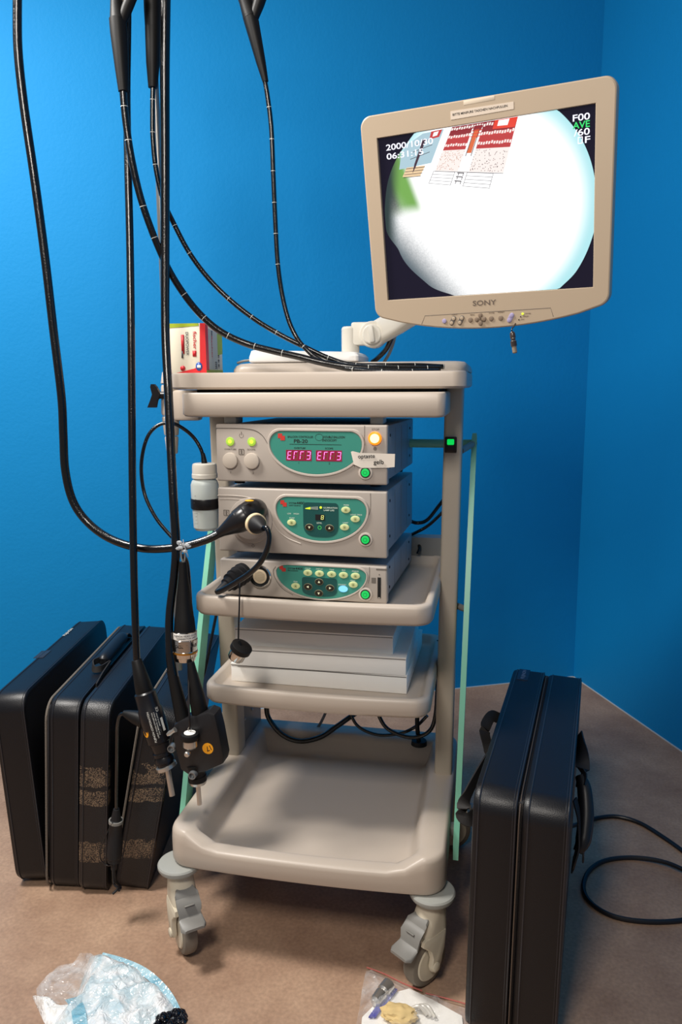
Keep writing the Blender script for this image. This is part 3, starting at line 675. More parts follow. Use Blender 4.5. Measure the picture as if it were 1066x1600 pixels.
for f in fs:
    b.f([b.v((xs+.0004, -.026+vs[i][1]*.013, .090-(vs[i][0]-x0)/(x1-x0)*.055)) for i in f], 0)
b.mi = 1
for i in range(9): b.box((xs+.0002, .034, .014+i*.0038), (.0006, .012, .0009+.0012*(i % 3)))
for i in range(4): b.box((xs+.0002, .010, .014+i*.0045), (.0006, .014, .0028))
b.box((xs+.0002, -.021, .096), (.0006, .007, .012))
b.build('printed_lettering', [mat('print_red', 'c3242c', .5), mat('print_grey', '4d4d52', .5), white, bluec], body, recalc=False)

# ---------------------------------------------------------------- monitor arm
pb = at(548, 552, .47); px_ = pb.x
b = B(); b.lathe((px_, .47, 1.308), (px_, .47, 1.335), [(0, .022), (1, .022)], 28); b.lathe((px_, .47, 1.335), (px_, .47, 1.400), [(0, .021), (.03, .0225), (.92, .0225), (.98, .020), (1, .017)], 28)
arm = b.build('monitor_arm', cream, cart)
c1 = at(583, 523, .455)
b = B(); b.box(((px_+c1.x)/2+.004, .468, c1.z+.003), (c1.x-px_, .036, .056), .006); b.build('arm_joint_block', cream, arm)
b = B(); b.lathe((c1.x, .485, c1.z), (c1.x, .438, c1.z), [(0, .030), (.06, .032), (.92, .032), (1, .029)], 36); b.build('pivot_housing', cream, arm)
b = B(); b.lathe((c1.x+.001, .439, c1.z), (c1.x+.001, .428, c1.z), [(0, .0235), (.85, .0235), (1, .021)], 32)
b.box((c1.x+.001, .424, c1.z), (.013, .012, .040), .004, Matrix.Rotation(R(-8), 3, 'Y')); b.build('tension_knob', mat('cream_knob', 'ddd8cc', .35), arm)
# arm beam to monitor back
p0 = Vector((c1.x+.005, .465, c1.z+.002)); p1 = Vector((.345, .22, 1.56)); p1 = Vector((.30, .30, 1.47))
ax = (p1-p0); 
def beamsec(c, w, hgt):
    d = ax.normalized(); s_ = Vector((0, 0, 1)).cross(d).normalized(); u = d.cross(s_)
    return [c+s_*(w*math.copysign(abs(math.cos(t))**.6, math.cos(t)))+u*(hgt*math.copysign(abs(math.sin(t))**.6, math.sin(t))) for t in [2*math.pi*i/16 for i in range(16)]]
b = B(); b.rings([beamsec(p0+ax*t, w, hh) for t, w, hh in ((0, .017, .030), (.3, .019, .029), (.6, .02, .026), (1, .018, .022))]); b.build('arm_beam', cream, arm)
b = B(); b.tube([p1, (.335, .24, 1.52), (.345, .19, 1.57)], [.02, .022, .03], 16); b.box((.353, .176, 1.566), (.10, .02, .10), .004, Matrix.Rotation(-.246, 3, 'Z')); b.build('tilt_head', cream, arm)
cab('cable', [at(582, 566, .50), at(592, 558, .49), at(604, 545, .48), at(611, 530, .47), at(617, 514, .46), at(628, 500, .44)], .0062, 'black cable curving under the cream monitor arm')
cab('cable', [at(600, 566, .52), at(608, 553, .51), at(614, 538, .50), at(618, 524, .49), at(626, 510, .47)], .004, 'thin grey cable beside the black one under the monitor arm', m=mat('light_grey_cable', 'a6a39c', .5))

# ---------------------------------------------------------------- monitor
a_, b_, c_ = -.246, .181, -.008
MM = Matrix.Translation((.348, .103, 1.582)) @ Matrix.Rotation(a_, 4, 'Z') @ Matrix.Rotation(b_, 4, 'X') @ Matrix.Rotation(c_, 4, 'Y')
mon = thing('monitor', 'beige flat medical monitor tilted down over the trolley with a bright round picture', 'monitor', M=MM)
def bez(g=0, n=160):
    # outline: rounded top corners, bowed bottom
    pts = []
    for cx, cz, a0 in ((.218, .172, 0), (-.217, .174, 90)):
        for k in range(9): t = R(a0+90*k/8); pts.append((cx+(.021+g)*math.cos(t), cz+(.021+g)*math.sin(t)))
    for k in range(9): t = R(180+75*k/8); pts.append((-.213+(.022+g)*math.cos(t), -.168+(.022+g)*math.sin(t)))
    for k in range(1, 16): x = -.205+.41*k/16; pts.append((x, -.1925-g-.027*(1-(x/.21)**2)))
    for k in range(9): t = R(285+75*k/8); pts.append((.211+(.023+g)*math.cos(t), -.166+(.023+g)*math.sin(t)))
    return pts
out = bez(); W, H = .204, .153
def rayrect(p, w, h):
    k = min(w/abs(p[0]) if p[0] else 9, h/abs(p[1]) if p[1] else 9); return (p[0]*k, p[1]*k)
# densify and add the screen corners by angle
def dens(pts):
    o = []
    for i, p in enumerate(pts):
        q = pts[(i+1) % len(pts)]; n = max(1, int(math.dist(p, q)/.02))
        for k in range(n): o.append((p[0]+(q[0]-p[0])*k/n, p[1]+(q[1]-p[1])*k/n))
    return o
out = dens(out); inn = [rayrect(p, W, H) for p in out]
for cx, cz in ((W, H), (-W, H), (-W, -H), (W, -H)):
    i = min(range(len(inn)), key=lambda k: math.dist(inn[k], (cx, cz))); inn[i] = (cx, cz)
def sc_(pts, k, kz=None): return [(p[0]*k, p[1]*(kz or k)) for p in pts]
b = B(MM)
b.rings([[(p[0], .012, p[1]) for p in inn], [(p[0], .0006, p[1]) for p in inn], [(p[0]*1.004, 0, p[1]*1.004) for p in inn], [(p[0]*.985, -.0002, p[1]*.985) for p in out], [(p[0]*.994, .001, p[1]*.994) for p in out], [(p[0], .006, p[1]) for p in out], [(p[0], .030, p[1]) for p in out], [(p[0]*.985, .036, p[1]*.985) for p in out]], False, False)
b.build('bezel', monm, mon, ang=18)
b = B(MM); b.rings([[(p[0]*.985, .034, p[1]*.985) for p in out], [(p[0]*.95, .045, p[1]*.94) for p in out], [(p[0]*.72, .066, p[1]*.72) for p in out], [(p[0]*.68, .070, p[1]*.68) for p in out]], False, True); b.build('rear_housing', monwhite, mon)
# the panel and its picture
def pic_mat():
    m = bpy.data.materials.new('screen_picture'); m.use_nodes = True; nt = m.node_tree; p = nt.nodes['Principled BSDF']; L = nt.links.new
    p.inputs['Base Color'].default_value = (0, 0, 0, 1); p.inputs['Roughness'].default_value = .3
    tc = nt.nodes.new('ShaderNodeTexCoord'); sp = nt.nodes.new('ShaderNodeSeparateXYZ'); L(tc.outputs['Object'], sp.inputs[0])
    def mth(op, a, b=None, c=None, clamp=False):
        n = nt.nodes.new('ShaderNodeMath'); n.operation = op; n.use_clamp = clamp
        for i, v in enumerate((a, b, c)):
            if v is None: continue
            if isinstance(v, (int, float)): n.inputs[i].default_value = v
            else: L(v, n.inputs[i])
        return n.outputs[0]
    def sst(v, a, b_):
        n = nt.nodes.new('ShaderNodeMapRange'); n.interpolation_type = 'SMOOTHSTEP'; L(v, n.inputs[0]); n.inputs[1].default_value = a; n.inputs[2].default_value = b_; return n.outputs[0]
    x, z = sp.outputs['X'], sp.outputs['Z']
    rad = mth('SQRT', mth('ADD', mth('MULTIPLY', x, x), mth('MULTIPLY', z, z)))
    def mix(f, a, c):
        n = nt.nodes.new('ShaderNodeMixRGB'); L(f, n.inputs[0]); 
        for i, v in ((1, a), (2, c)):
            if isinstance(v, str): n.inputs[i].default_value = lin(v)
            else: L(v, n.inputs[i])
        return n.outputs[0]
    col = mix(sst(rad, .165, .206), 'ffffff', 'a5d6dc')
    # mossy green band at left, grey textile at the lower left
    gl = mth('ADD', mth('MULTIPLY', x, -1), mth('MULTIPLY', z, -.35))     # grows to the left
    col = mix(mth('MULTIPLY', sst(gl, .108, .128), sst(z, .0, .03)), col, '6fa04f')
    col = mix(mth('MULTIPLY', sst(gl, .150, .170), sst(z, .0, .03)), col, '39452f')
    low = mth('ADD', mth('MULTIPLY', x, -.75), mth('MULTIPLY', z, -.66))
    tx = nt.nodes.new('ShaderNodeTexNoise'); tx.inputs['Scale'].default_value = 420; L(tc.outputs['Object'], tx.inputs['Vector'])
    below = sst(mth('ADD', z, mth('MULTIPLY', mth('ADD', x, .17), .85)), .052, .040)
    wv = mix(tx.outputs['Fac'], '8e9294', 'f0f0f0')
    col = mix(mth('MULTIPLY', mth('MULTIPLY', sst(low, .085, .150), .75), 1.0), col, wv)
    col = mix(mth('MULTIPLY', below, sst(low, .125, .180)), col, '55626a')
    dk = sst(mth('ADD', mth('MULTIPLY', x, -1), mth('MULTIPLY', z, .10)), .166, .196)
    col = mix(dk, col, '2b3a3a')
    L(col, p.inputs['Emission Color']); p.inputs['Emission Strength'].default_value = 1.25
    return m
b = B(MM); b.box((0, .011, 0), (2*W-.0005, .008, 2*H-.0005)); scr = b.build('screen', mat('screen_black', '120f1c', .12, emit='171425', estr=.6), mon)
circ = [(141, -152), (174, -121), (203, -60), (206, 0), (204, 51), (184, 101), (168, 124), (151, 142), (142, 151.5), (-62, 152), (-112, 149), (-146, 134), (-166, 116), (-185, 82), (-199, 28), (-200, -14), (-191, -40), (-174, -60), (-150, -92), (-119, -126), (-92, -141), (-64, -152)]
RADS = [(-180, 200), (-176, 200), (-161, 184), (-133, 173), (-113, 165), (-95, 190), (-80, 204), (-47, 208), (-35, 212), (-16, 211), (0, 206), (25, 206), (45, 206), (90, 204), (137, 199), (145, 202), (156, 203), (172, 201), (180, 200)]
def circ_pt(a):
    for (a0, r0), (a1, r1) in zip(RADS, RADS[1:]):
        if a0 <= a <= a1: t = (a-a0)/(a1-a0); t = t*t*(3-2*t); r = r0+(r1-r0)*t; break
    x, z = r*math.cos(R(a)), r*math.sin(R(a)); k = min(1, 203.6/max(1e-6, abs(x)), 152.6/max(1e-6, abs(z)))
    return (x*k/1000, z*k/1000)
b = B(MM); b.prism([circ_pt(-180+1.5*i) for i in range(240)], .0062, .0066); b.build('round_picture', pic_mat(), scr)
def em(c, s=1.0): return glow('screen_'+c, c, s)
cols = ['8c1f2c', 'c23a3c', 'f6e9e4', 'd9683a', '3a3038', 'e23e2c', 'a9c6d2', 'b0785a', 'fbfbfb', 'e8c9a0', '3c2436']
b = B(MM); Yp = .0060
def pq(pts, c, dy=0):
    b.f([b.v((x/1000, Yp-dy, z/1000)) for x, z in pts], cols.index(c))
# the large illustration: courses of red blocks, dotted plaster and a hatched base
def bl(u, v):   # u 0..1 left-right, v 0..1 top-bottom of the illustration
    t = (-54+u*(69+54), 152); d = (-97+u*(10+97)+ (0 if v < .75 else 0), 70-u*26)
    L0 = (-54+(-92+54)*v*1.0, 152-v*(152-80)); R0 = (69+(40-69)*v, 152-v*(152-60))
    return (L0[0]+(R0[0]-L0[0])*u, L0[1]+(R0[1]-L0[1])*u)
def strip(u0, u1, v0, v1, c, dy=0): pq([bl(u0, v0), bl(u1, v0), bl(u1, v1), bl(u0, v1)], c, dy)
strip(0, 1, 0, .20, '8c1f2c'); strip(0, 1, .20, .52, 'c23a3c'); strip(0, 1, .52, .98, 'f6e9e4')
for v0 in (.03, .20, .385):
    for i in range(26):
        u = i/26+.006; o_ = random.uniform(-.012, .012)
        strip(u, u+.026, v0+o_, v0+.055+o_, 'f6e9e4', .0001)
for i in range(44): strip(i/44, i/44+.004, .28, .375, '8c1f2c', .0001); strip(i/44, i/44+.005, .44, .52, '8c1f2c', .0001)
strip(0, 1, .09, .17, '8c1f2c', .00005)
for i in range(230):
    u, v = random.random()*.98, .53+random.random()*.42; k = .007; c_ = 'b0785a' if u < .4 else '3a3038'
    strip(u, u+k, v, v+.018, c_, .0001)
for u0, u1, v0, v1 in ((0, 1, .985, .995),): strip(u0, u1, v0, v1, '3a3038', .0001)
for v in (.99, 1.06, 1.13, 1.20, 1.27): strip(-.02, .30, v, v+.008, '3a3038'); strip(.48, .86, v, v+.008, '3a3038')
for u in (-.02, .298, .48, .857): strip(u, u+.006, .99, 1.28, '3a3038')
# screw anchor
strip(.34, .50, .10, .97, 'fbfbfb', .0002); strip(.38, .47, .12, .30, 'd9683a', .0003); strip(.36, .49, .05, .16, '8c1f2c', .0003); strip(.385, .45, .30, .60, 'd9683a', .0003)
strip(.375, .385, .12, .66, '3a3038', .0004); strip(.455, .465, .12, .66, '3a3038', .0004)
for v in (.14, .20, .26): strip(.35, .50, v, v+.015, 'e23e2c', .0004)
for v in (1.0, 1.08, 1.17): strip(.34, .44, v, v+.02, '3a3038', .0003); strip(.36, .37, v, v+.07, '3a3038', .0003); strip(.43, .44, v, v+.07, '3a3038', .0003)
pq([(27, 152), (69, 152), (63, 136), (22, 138)], 'e23e2c', .0003); pq([(34, 151), (54, 151), (50, 141), (31, 142)], 'fbfbfb', .0004)
# the small one
pq([(-112, 149), (-70, 151), (-98, 96), (-164, 92), (-158, 118), (-146, 133)], 'a9c6d2', .0001); pq([(-148, 94), (-110, 93), (-122, 75), (-158, 78)], 'e8c9a0', .0001)
for k in range(4): pq([(-150+k*-2, 92-k*5), (-111-k*3, 91-k*5), (-111-k*3, 90-k*5), (-150+k*-2, 91-k*5)], '3a3038', .0002)
for k in range(3): pq([(-140+k*6, 108+k*12), (-100+k*6, 116+k*12), (-100+k*6, 115+k*12), (-140+k*6, 107+k*12)], '3a3038', .0002)
pq([(-112, 140), (-106, 138), (-130, 92), (-137, 82), (-132, 98)], '3c2436', .0003); pq([(-95, 150), (-73, 151), (-80, 139), (-100, 137)], 'c23a3c', .0003); pq([(-90, 148), (-80, 149), (-84, 142), (-93, 141)], 'fbfbfb', .0004)
b.build('picture_details', [em(c, 1.1) for c in cols], scr, recalc=False)
def pixtext(b, s, x, z, hh, y, w): b.text(s, x, z, hh, y, width=w)
b = B(MM); Yt = .0050; pixtext(b, '2000/10/30', -.188, .1290, .0105, Yt, .096); pixtext(b, '06:31:15', -.188, .1130, .0105, Yt, .076); pixtext(b, 'F00', .165, .130, .0105, Yt, .029); pixtext(b, '/60', .167, .106, .0105, Yt, .027)
b.text('F', .186, .093, .0105, Yt, width=.009); b.text('AVE', .165, .118, .0105, Yt, width=.029, mi=1)
for dx, dz, ww, hh in ((.178, .1035, .008, .0016), (.178, .0935, .008, .0016), (.1815, .0985, .0016, .010), (.1745, .0985, .0016, .010)): b.box((dx, Yt, dz), (ww, .0004, hh))
for k in (-.00055, .00055):
    pass
b.build('screen_lettering', [glow('overlay_white', 'f4f4ff', 1.2), glow('overlay_green', '2ee070', 1.1)], scr)
# bezel furniture
b = B(MM); b.text('SONY', -.024, -.1735, .0092, -.0008, width=.047); b.build('maker_lettering', mat('logo_grey', '6e6258', .4), mon)
b = B(MM); b.box((0, .001, .188), (.058, .0035, .008), .001); b.build('top_tab', mat('tab_beige', 'd4c5b0', .4), mon)
b = B(MM)
vs_ = [(-.054, -.0008, .178), (.063, -.0008, .1765), (.063, -.0008, .1645), (-.054, -.0008, .1635)]; b.rings([[Vector(v)+Vector((0, .0006, 0)) for v in vs_], vs_]); lb = b.build('paper_label', mat('label_paper', 'd8c9b8', .6), mon)
b = B(MM); b.text('BITTE MINIFURE TASCHEN NACHFULLEN', -.050, .1697, .0038, -.0011, width=.102); b.build('label_lettering', inkm, lb)
b = B(MM); pts = [(-.133, -.2045), (-.125, -.188), (.127, -.186), (.132, -.2025)]
b.tube([(x, -.0001, z) for x, z in pts], .0005, 6, smooth=False); b.build('control_strip', inkg, mon)
def mbtn(x, z, r, m): b = B(MM); b.disc(x, z, r, -.002, .001, 20, .0008); b.build('control_button', m, mon)
mbtn(-.084, -.2005, .0046, lav); mbtn(-.030, -.2005, .0048, grb); mbtn(.012, -.2, .0048, grb); mbtn(.031, -.2, .0048, grb)
for x0, m_ in ((-.0665, greyp), (-.0495, greyp), (.0505, lav)):
    b = B(MM); n = 10; p = []
    for k in range(n+1): t = R(60-90+180*k/n-0); p.append((x0+.0025+.0046*math.cos(t), -.1958+.0046*math.sin(t)))
    for k in range(n+1): t = R(60+90+180*k/n); p.append((x0-.0025+.0046*math.cos(t), -.2052+.0046*math.sin(t)))
    b.prism(p, -.0015, .001, .0006); ob = b.build('rocker_button', m_ if m_ == lav else inkg, mon)
    b = B(MM); b.disc(x0+.0023, -.1962, .0036, -.0024, 0, 18, .0004); b.disc(x0-.0023, -.2048, .0036, -.0024, 0, 18, .0004); b.build('rocker_tips', m_ if m_ == lav else monm, ob)
b = B(MM); b.box((-.0095, -.001, -.200), (.020, .0035, .0068), .001); b.box((-.0095, -.001, -.200), (.0068, .0035, .020), .001)
for dx, dz in ((-.0075, 0), (.0075, 0), (0, .0075), (0, -.0075)): b.disc(-.0095+dx, -.200+dz, .0042, -.0035, 0, 16, .0006)
b.build('direction_pad', grb, mon)
b = B(MM); b.disc(.074, -.194, .0021, -.0016, 0, 14); b.mi = 1; b.disc(.070, -.1995, .0012, -.001, 0, 10); b.disc(.0665, -.205, .0012, -.001, 0, 10); b.build('status_lamps', [glow('lamp_lime', 'd8f040', 1.6), inkm], mon)
b = B(MM)
for s_, x, z, w in (('INPUT', -.068, -.190, .012), ('MENU', -.030, -.192, .009), ('ENTER', .008, -.1905, .011), ('RESET', .026, -.190, .013), ('POWER', .079, -.1953, .011), ('STANDBY', .074, -.2005, .012), ('DDC', .070, -.206, .007)): b.text(s_, x, z, .0022, -.0006, width=w)
b.build('control_lettering', mat('print_brown', '6f5f50', .6), mon)
# probe tip hanging below the monitor
p = at(800, 512, .10); t = thing('probe_tip', 'small striped metal and plastic connector dangling below the monitor', 'connector', at(804, 553, .10))
pm = MM @ Vector((.060, .012, -.206)); b = B(); b.tube([pm, pm.lerp(at(800, 514, .10), .5)+Vector((0, 0, -.003)), at(800, 514, .10), at(801, 522, .10)], .0012, 8); b.build('thin_lead', black, t)
b = B(); b.lathe(at(800.5, 518, .10), at(805, 552, .10), [(0, .0030), (.1, .0052), (.3, .0055), (.32, .0045), (.42, .0045), (.44, .006), (.68, .0058), (.7, .0045), (.96, .0045), (1, .003)], 16, mis=[0, 0, 1, 0, 1, 0, 1, 2, 2, 2]); b.build('plug', [mat('smoky_plastic', '3a3230', .2), steel, mat('tan_tip', '8a7a66', .4)], t)

# ---------------------------------------------------------------- endoscopes
BT = [gloss, whitep]
def ap(lst): return [at(*p) for p in lst]
def numeral_marks(parent, pts): pass
# scope 1 : handle at x=190, tube 1, cord down to the text connector
s1 = thing('endoscope', 'endoscope hung furthest left, thick numbered tube sweeping right and cord down to the lettered connector', 'endoscope', at(190, 20, .15), group='endoscopes hanging from the pole')
b = B(); g0, g1 = at(193, 143, .15), at(184, 30, .15)
b.lathe(g0, g1, [(0, .0095), (.0, .0105), (.35, .0140), (.80, .0175), (1, .0175)], 24); gp = b.build('grip_boot', rub, s1)
b = B(); b.lathe(at(185, 32, .15), at(172, -90, .15), [(0, .0172), (.25, .012), (.5, .012), (1, .02)], 20); b.lathe(at(190, 34, .15), at(215, -28, .148), [(0, .010), (.35, .0115), (.9, .0115), (1, .010)], 18); b.build('branch_port', rub, gp)
b = B(); b.lathe(at(190, 22, .165), at(190, -70, .165), [(0, .004), (.5, .016), (1, .02)], 16); b.build('grip_body', mat('putty_grip', 'a8947c', .5), gp)
b = B(); b.tube(ap([(192, 138, .15), (194, 165, .15), (198, 200, .152), (206, 250, .155), (220, 310, .165), (240, 368, .18), (262, 418, .20), (285, 456, .215), (312, 490, .23), (345, 518, .24), (385, 537, .25), (425, 548, .25), (465, 557, .25), (505, 567, .25), (545, 573.5, .25), (590, 576, .26), (640, 576.5, .28), (688, 576.5, .30)]), .0076, 14, bands=(.035, .066, .0012)); b.build('insertion_tube', BT, s1)
b = B(); b.tube(ap([(200, -40, .19), (199, 60, .19), (198, 150, .185), (200, 260, .17), (203, 380, .15), (205, 520, .12), (206, 640, .10), (207, 760, .08), (209, 880, .06), (211, 960, .05), (214, 1030, .045), (219, 1060, .045)]), .0082, 14); b.build('light_guide_cord', gloss, s1)
b = B(); b.lathe(at(213, 1030, .045), at(229, 1092, .045), [(0, .010), (.02, .0115), (.6, .018), (.98, .0215), (1, .021)], 28); cn = b.build('connector_boot', rub, s1)
c0, c1_ = at(226, 1080, .045), at(260, 1196, .040)
b = B(); b.lathe(c0, c1_, [(0, .020), (.02, .0235), (.22, .0245), (.24, .0265), (.40, .028), (.66, .0265), (.68, .022), (.8, .019), (.81, .0215), (.85, .0215), (.86, .018), (.90, .0215), (.94, .0215), (.95, .018), (1, .018)], 32); cb = b.build('connector_body', mat('satin_black', '161518', .3), s1)
b = B(); c2 = at(261.5, 1200, .040); b.lathe(at(259, 1194, .040), c2, [(0, .020), (.1, .023), (.9, .023), (1, .020)], 28); b.lathe(c2, at(269, 1243, .036), [(0, .0062), (1, .0062)], 16); b.build('metal_rod', steel, s1)
# lettering on the connector side facing the viewer
axn = (c1_-c0).normalized(); vd = (CAM-c0).normalized(); nrm = (vd-axn*vd.dot(axn)).normalized(); sd = -axn.cross(nrm)
def cyl_text(b, txt, start, length, hgt, rad, around, mi=0, rev=False):
    vs, fs, x0, x1 = text_geo(txt); kx = length/(x1-x0); k = hgt/.7; vv = []
    for v in vs:
        s_ = (v[0]-x0)*kx; w = v[1]*k
        if rev: s_ = length-s_; w = -w
        ang = around+w/rad; pos = c0+axn*(start+s_)+(nrm*math.cos(ang)+sd*math.sin(ang))*(rad)
        vv.append(b.v(pos))
    for f in fs: b.f([vv[i] for i in f], mi)
b = B(); SGN = 1
cyl_text(b, 'FUJINON CORPORATION', .040, .070, .0042, .0284, -.18, rev=True); cyl_text(b, 'LIGHT GUIDE CONNECTOR', .044, .058, .0024, .0284, .08, rev=True); cyl_text(b, 'FOR MEDICAL USE ONLY', .044, .052, .0024, .0284, .24, rev=True); cyl_text(b, 'MADE IN JAPAN', .048, .030, .0022, .0284, .42, rev=True); cyl_text(b, 'CE', .036, .010, .006, .0284, .62, rev=True)
for st in (.062,):
    rs = []
    for a2 in (.56, .78): rs.append([c0+axn*(st+d)+(nrm*math.cos(a2)+sd*math.sin(a2))*.0284 for d in (0, .030)])
    b.f([b.v(rs[0][0]), b.v(rs[0][1]), b.v(rs[1][1]), b.v(rs[1][0])])
b.build('white_lettering', whitep, cb, recalc=False)
b = B(); n = 14; cc = c0+axn*.086; pts = []
for i in range(n): t = 2*math.pi*i/n; ang = -.98+.30*math.cos(t); pts.append(b.v(c0+axn*(.086+.0105*math.sin(t))+(nrm*math.cos(ang)+sd*math.sin(ang))*.0275))
b.f(pts); b.build('orange_sticker', orange, cb, recalc=False)
b = B(); b.lathe(at(226, 1126, .045), at(193, 1114, .05), [(0, .018), (.45, .015), (.8, .010), (1, .006)], 20); b.build('side_boot', rub, s1)
b = B(); b.tube(ap([(197, 1116, .05), (188, 1117, .052), (184, 1130, .055), (183, 1150, .06), (182.5, 1200, .06), (182, 1240, .06), (182, 1270, .06)]), .0038, 10); b.build('side_lead', gloss, s1)
b = B(); b.lathe(at(182, 1264, .06), at(178, 1358, .06), [(0, .007), (.17, .012), (.19, .016), (.23, .016), (.25, .0145), (.5, .0165), (.52, .0175), (.78, .0175), (.80, .0155), (.86, .0155), (.88, .008), (1, .007)], 24); sp_ = b.build('side_plug', matte, s1)
b = B(); b.lathe(at(181.3, 1281, .06), at(181.1, 1285, .06), [(0, .0165), (1, .0165)], 24); b.build('plug_collar', greyp, sp_)
b = B(); b.tube(ap([(176, 1285, .045), (168, 1300, .045), (158, 1325, .05), (157, 1342, .05), (167, 1352, .05), (175, 1352, .045)]), .0012, 8); b.tube(ap([(178, 1355, .06), (180, 1375, .06), (188, 1386, .065), (186, 1391, .05)]), .0035, 8); b.tube(ap([(176, 1355, .055), (178, 1380, .055), (184, 1388, .05), (176, 1397, .04)]), .0028, 8); b.build('cap_string', black, sp_)
b = B(); p0 = at(246, 1096, .02); b.lathe(at(262, 1148, .02), at(274, 1140, .02), [(0, .004), (.3, .0055), (.7, .0045), (1, .006)], 14); b.build('side_nipple', steel, s1)

# scope 2 : handle at x=240
s2 = thing('endoscope', 'middle endoscope with boot beside the pole, thin numbered tube and cord to the square connector', 'endoscope', at(238, 20, .22), group='endoscopes hanging from the pole')
b = B(); b.lathe(at(239, 137, .22), at(239, 40, .22), [(0, .0085), (0, .010), (.4, .0145), (.95, .0168), (1, .0160)], 24); b.lathe(at(239, 45, .22), at(237, -90, .22), [(0, .0165), (.2, .0182), (1, .021)], 24); b.build('grip_boot', rub, s2)
b = B(); b.tube(ap([(239, 132, .22), (238.5, 170, .22), (239, 215, .22), (244, 265, .222), (255, 312, .228), (272, 350, .235), (296, 395, .245), (325, 434, .255), (360, 469, .26), (400, 500, .265), (440, 524, .27), (478, 543, .27), (515, 560, .272), (550, 570, .275), (600, 571, .28), (650, 571, .30), (694, 573, .32)]), .0056, 12, bands=(.03, .066, .0011)); b.build('insertion_tube', BT, s2)
b = B(); b.tube(ap([(259, -60, .20), (258, 30, .20), (257.5, 120, .20), (258, 250, .20), (258, 400, .19), (258.5, 520, .17), (263, 610, .14), (267, 700, .12), (271, 780, .10), (275, 850, .09), (272, 900, .085), (265, 960, .07), (265, 1010, .06), (270, 1050, .055), (279, 1095, .055)]), [.0115, .0112, .0105, .010, .0098, .0096, .0096, .0096, .0096, .0096, .0092, .009, .0095, .0115, .0125], 14); b.build('light_guide_cord', gloss, s2)
b = B(); b.lathe(at(268, 1045, .055), at(286, 1124, .05), [(0, .011), (.5, .014), (1, .0165)], 24); b.lathe(at(298, 1035, .06), at(313, 1116, .052), [(0, .008), (.25, .011), (.65, .017), (.97, .0185), (1, .017)], 24); b.build('connector_boot', rub, s2)
b = B(); b.tube(ap([(286, 868, .10), (292, 885, .115), (296, 940, .115), (296, 1000, .11), (297, 1040, .08)]), .0062, 12); b.build('short_cord', gloss, s2)
# square body
o0 = at(315, 1160, .05); exw = (at(352, 1150, .05)-at(278, 1168, .05)).normalized(); ez = (at(308, 1118, .05)-at(322, 1200, .05)); ez = (ez-exw*ez.dot(exw)).normalized(); ey = ez.cross(exw).normalized()
CM = Matrix((exw, ey, ez)).transposed().to_4x4(); CM.translation = o0
b = B(CM); CI = CM.inverted(); sh = [tuple((CI @ at(x, y, .05))[i] for i in (0, 2)) for x, y in ((277, 1127), (285, 1121), (330, 1107), (340, 1111), (346, 1135), (354, 1178), (352, 1188), (326, 1200), (300, 1205), (288, 1197), (280, 1170), (274, 1138))]
sh = sh[::-1]
b.prism(sh, -.020, .020, .006); cbody = b.build('connector_body', mat('satin_black_two', '1b1a1c', .4), s2, ang=30)
nk0, nk1, nk2 = CI @ at(306, 1192, .05), CI @ at(309, 1219, .05), CI @ at(312, 1257, .05)
b = B(CM); b.lathe(nk0, nk1, [(0, .024), (.45, .020), (.5, .0185), (.7, .0185), (.72, .0205), (1, .0205)], 28); b.mi = 1; b.lathe(nk1, nk1.lerp(nk2, .12), [(0, .0205), (1, .0185)], 28); b.build('connector_neck', [rub, steel], cbody)
b = B(CM); b.lathe(nk1.lerp(nk2, .1), nk2, [(0, .0055), (1, .0055)], 6); b.build('metal_rod', steel, s2)
b = B(CM); sq = CI @ at(330, 1163, .05); b.disc(sq.x, sq.z, .0125, -.0207, -.018, 28); st = b.build('orange_sticker', orange, cbody)
b = B(CM); b.text('17', sq.x+.007, sq.z+.006, .011, -.0211, width=.012, M=Matrix.Rotation(R(172), 3, 'Y')); b.build('sticker_number', inkm, st)
for q_, yy_ in ((CI @ at(308, 1202, .05), -.017), (CI @ at(272, 1165, .05), -.004)):
    b = B(CM); b.lathe((q_.x, yy_, q_.z), (q_.x, yy_-.014, q_.z), [(0, .0092), (.6, .0092), (1, .0085), (1, .0065), (.5, .0065)], 20); b.build('ringed_port', [mat('ring_port', '85888a', .3, metal=.5)], cbody)
b = B(CM)
for z_ in (.021, .015): b.box((-.012, -.0205, z_), (.032, .001, .0012))
b.build('ridge', greyp, cbody)
# hanging cap in front of the square connector
hc = at(297, 1152, .015)
b = B(); b.tube(ap([(294, 1030, .075), (295, 1080, .04), (296, 1120, .015), (297, 1140, .015)]), .0022, 8); cp = b.build('cap_string', black, s2)
b = B(); b.lathe(hc+Vector((0, 0, .010)), hc+Vector((0, 0, -.006)), [(0, .0125), (.1, .0185), (.5, .0205), (.9, .019), (1, .016)], 32); b.build('rubber_cap', rub, cp)
b = B(); b.lathe(hc+Vector((0, 0, .0125)), hc+Vector((0, 0, .006)), [(0, .009), (.2, .0125), (1, .0125)], 28); b.build('white_cap_plate', white, cp)
b = B(); b.lathe(hc+Vector((0, 0, -.005)), hc+Vector((0, 0, -.024)), [(0, .0155), (.8, .0155), (1, .012)], 28); b.tube([hc+Vector((.0, 0, .012)), hc+Vector((.004, 0, .018)), hc+Vector((0, 0, .024)), hc+Vector((-.004, 0, .018)), hc+Vector((0, 0, .012))], .0008, 6); b.lathe(hc+Vector((-.003, -.008, -.033)), hc+Vector((-.003, -.016, -.034)), [(0, .0065), (.7, .0065), (1, .005)], 16); b.build('metal_cap_body', steel, cp)
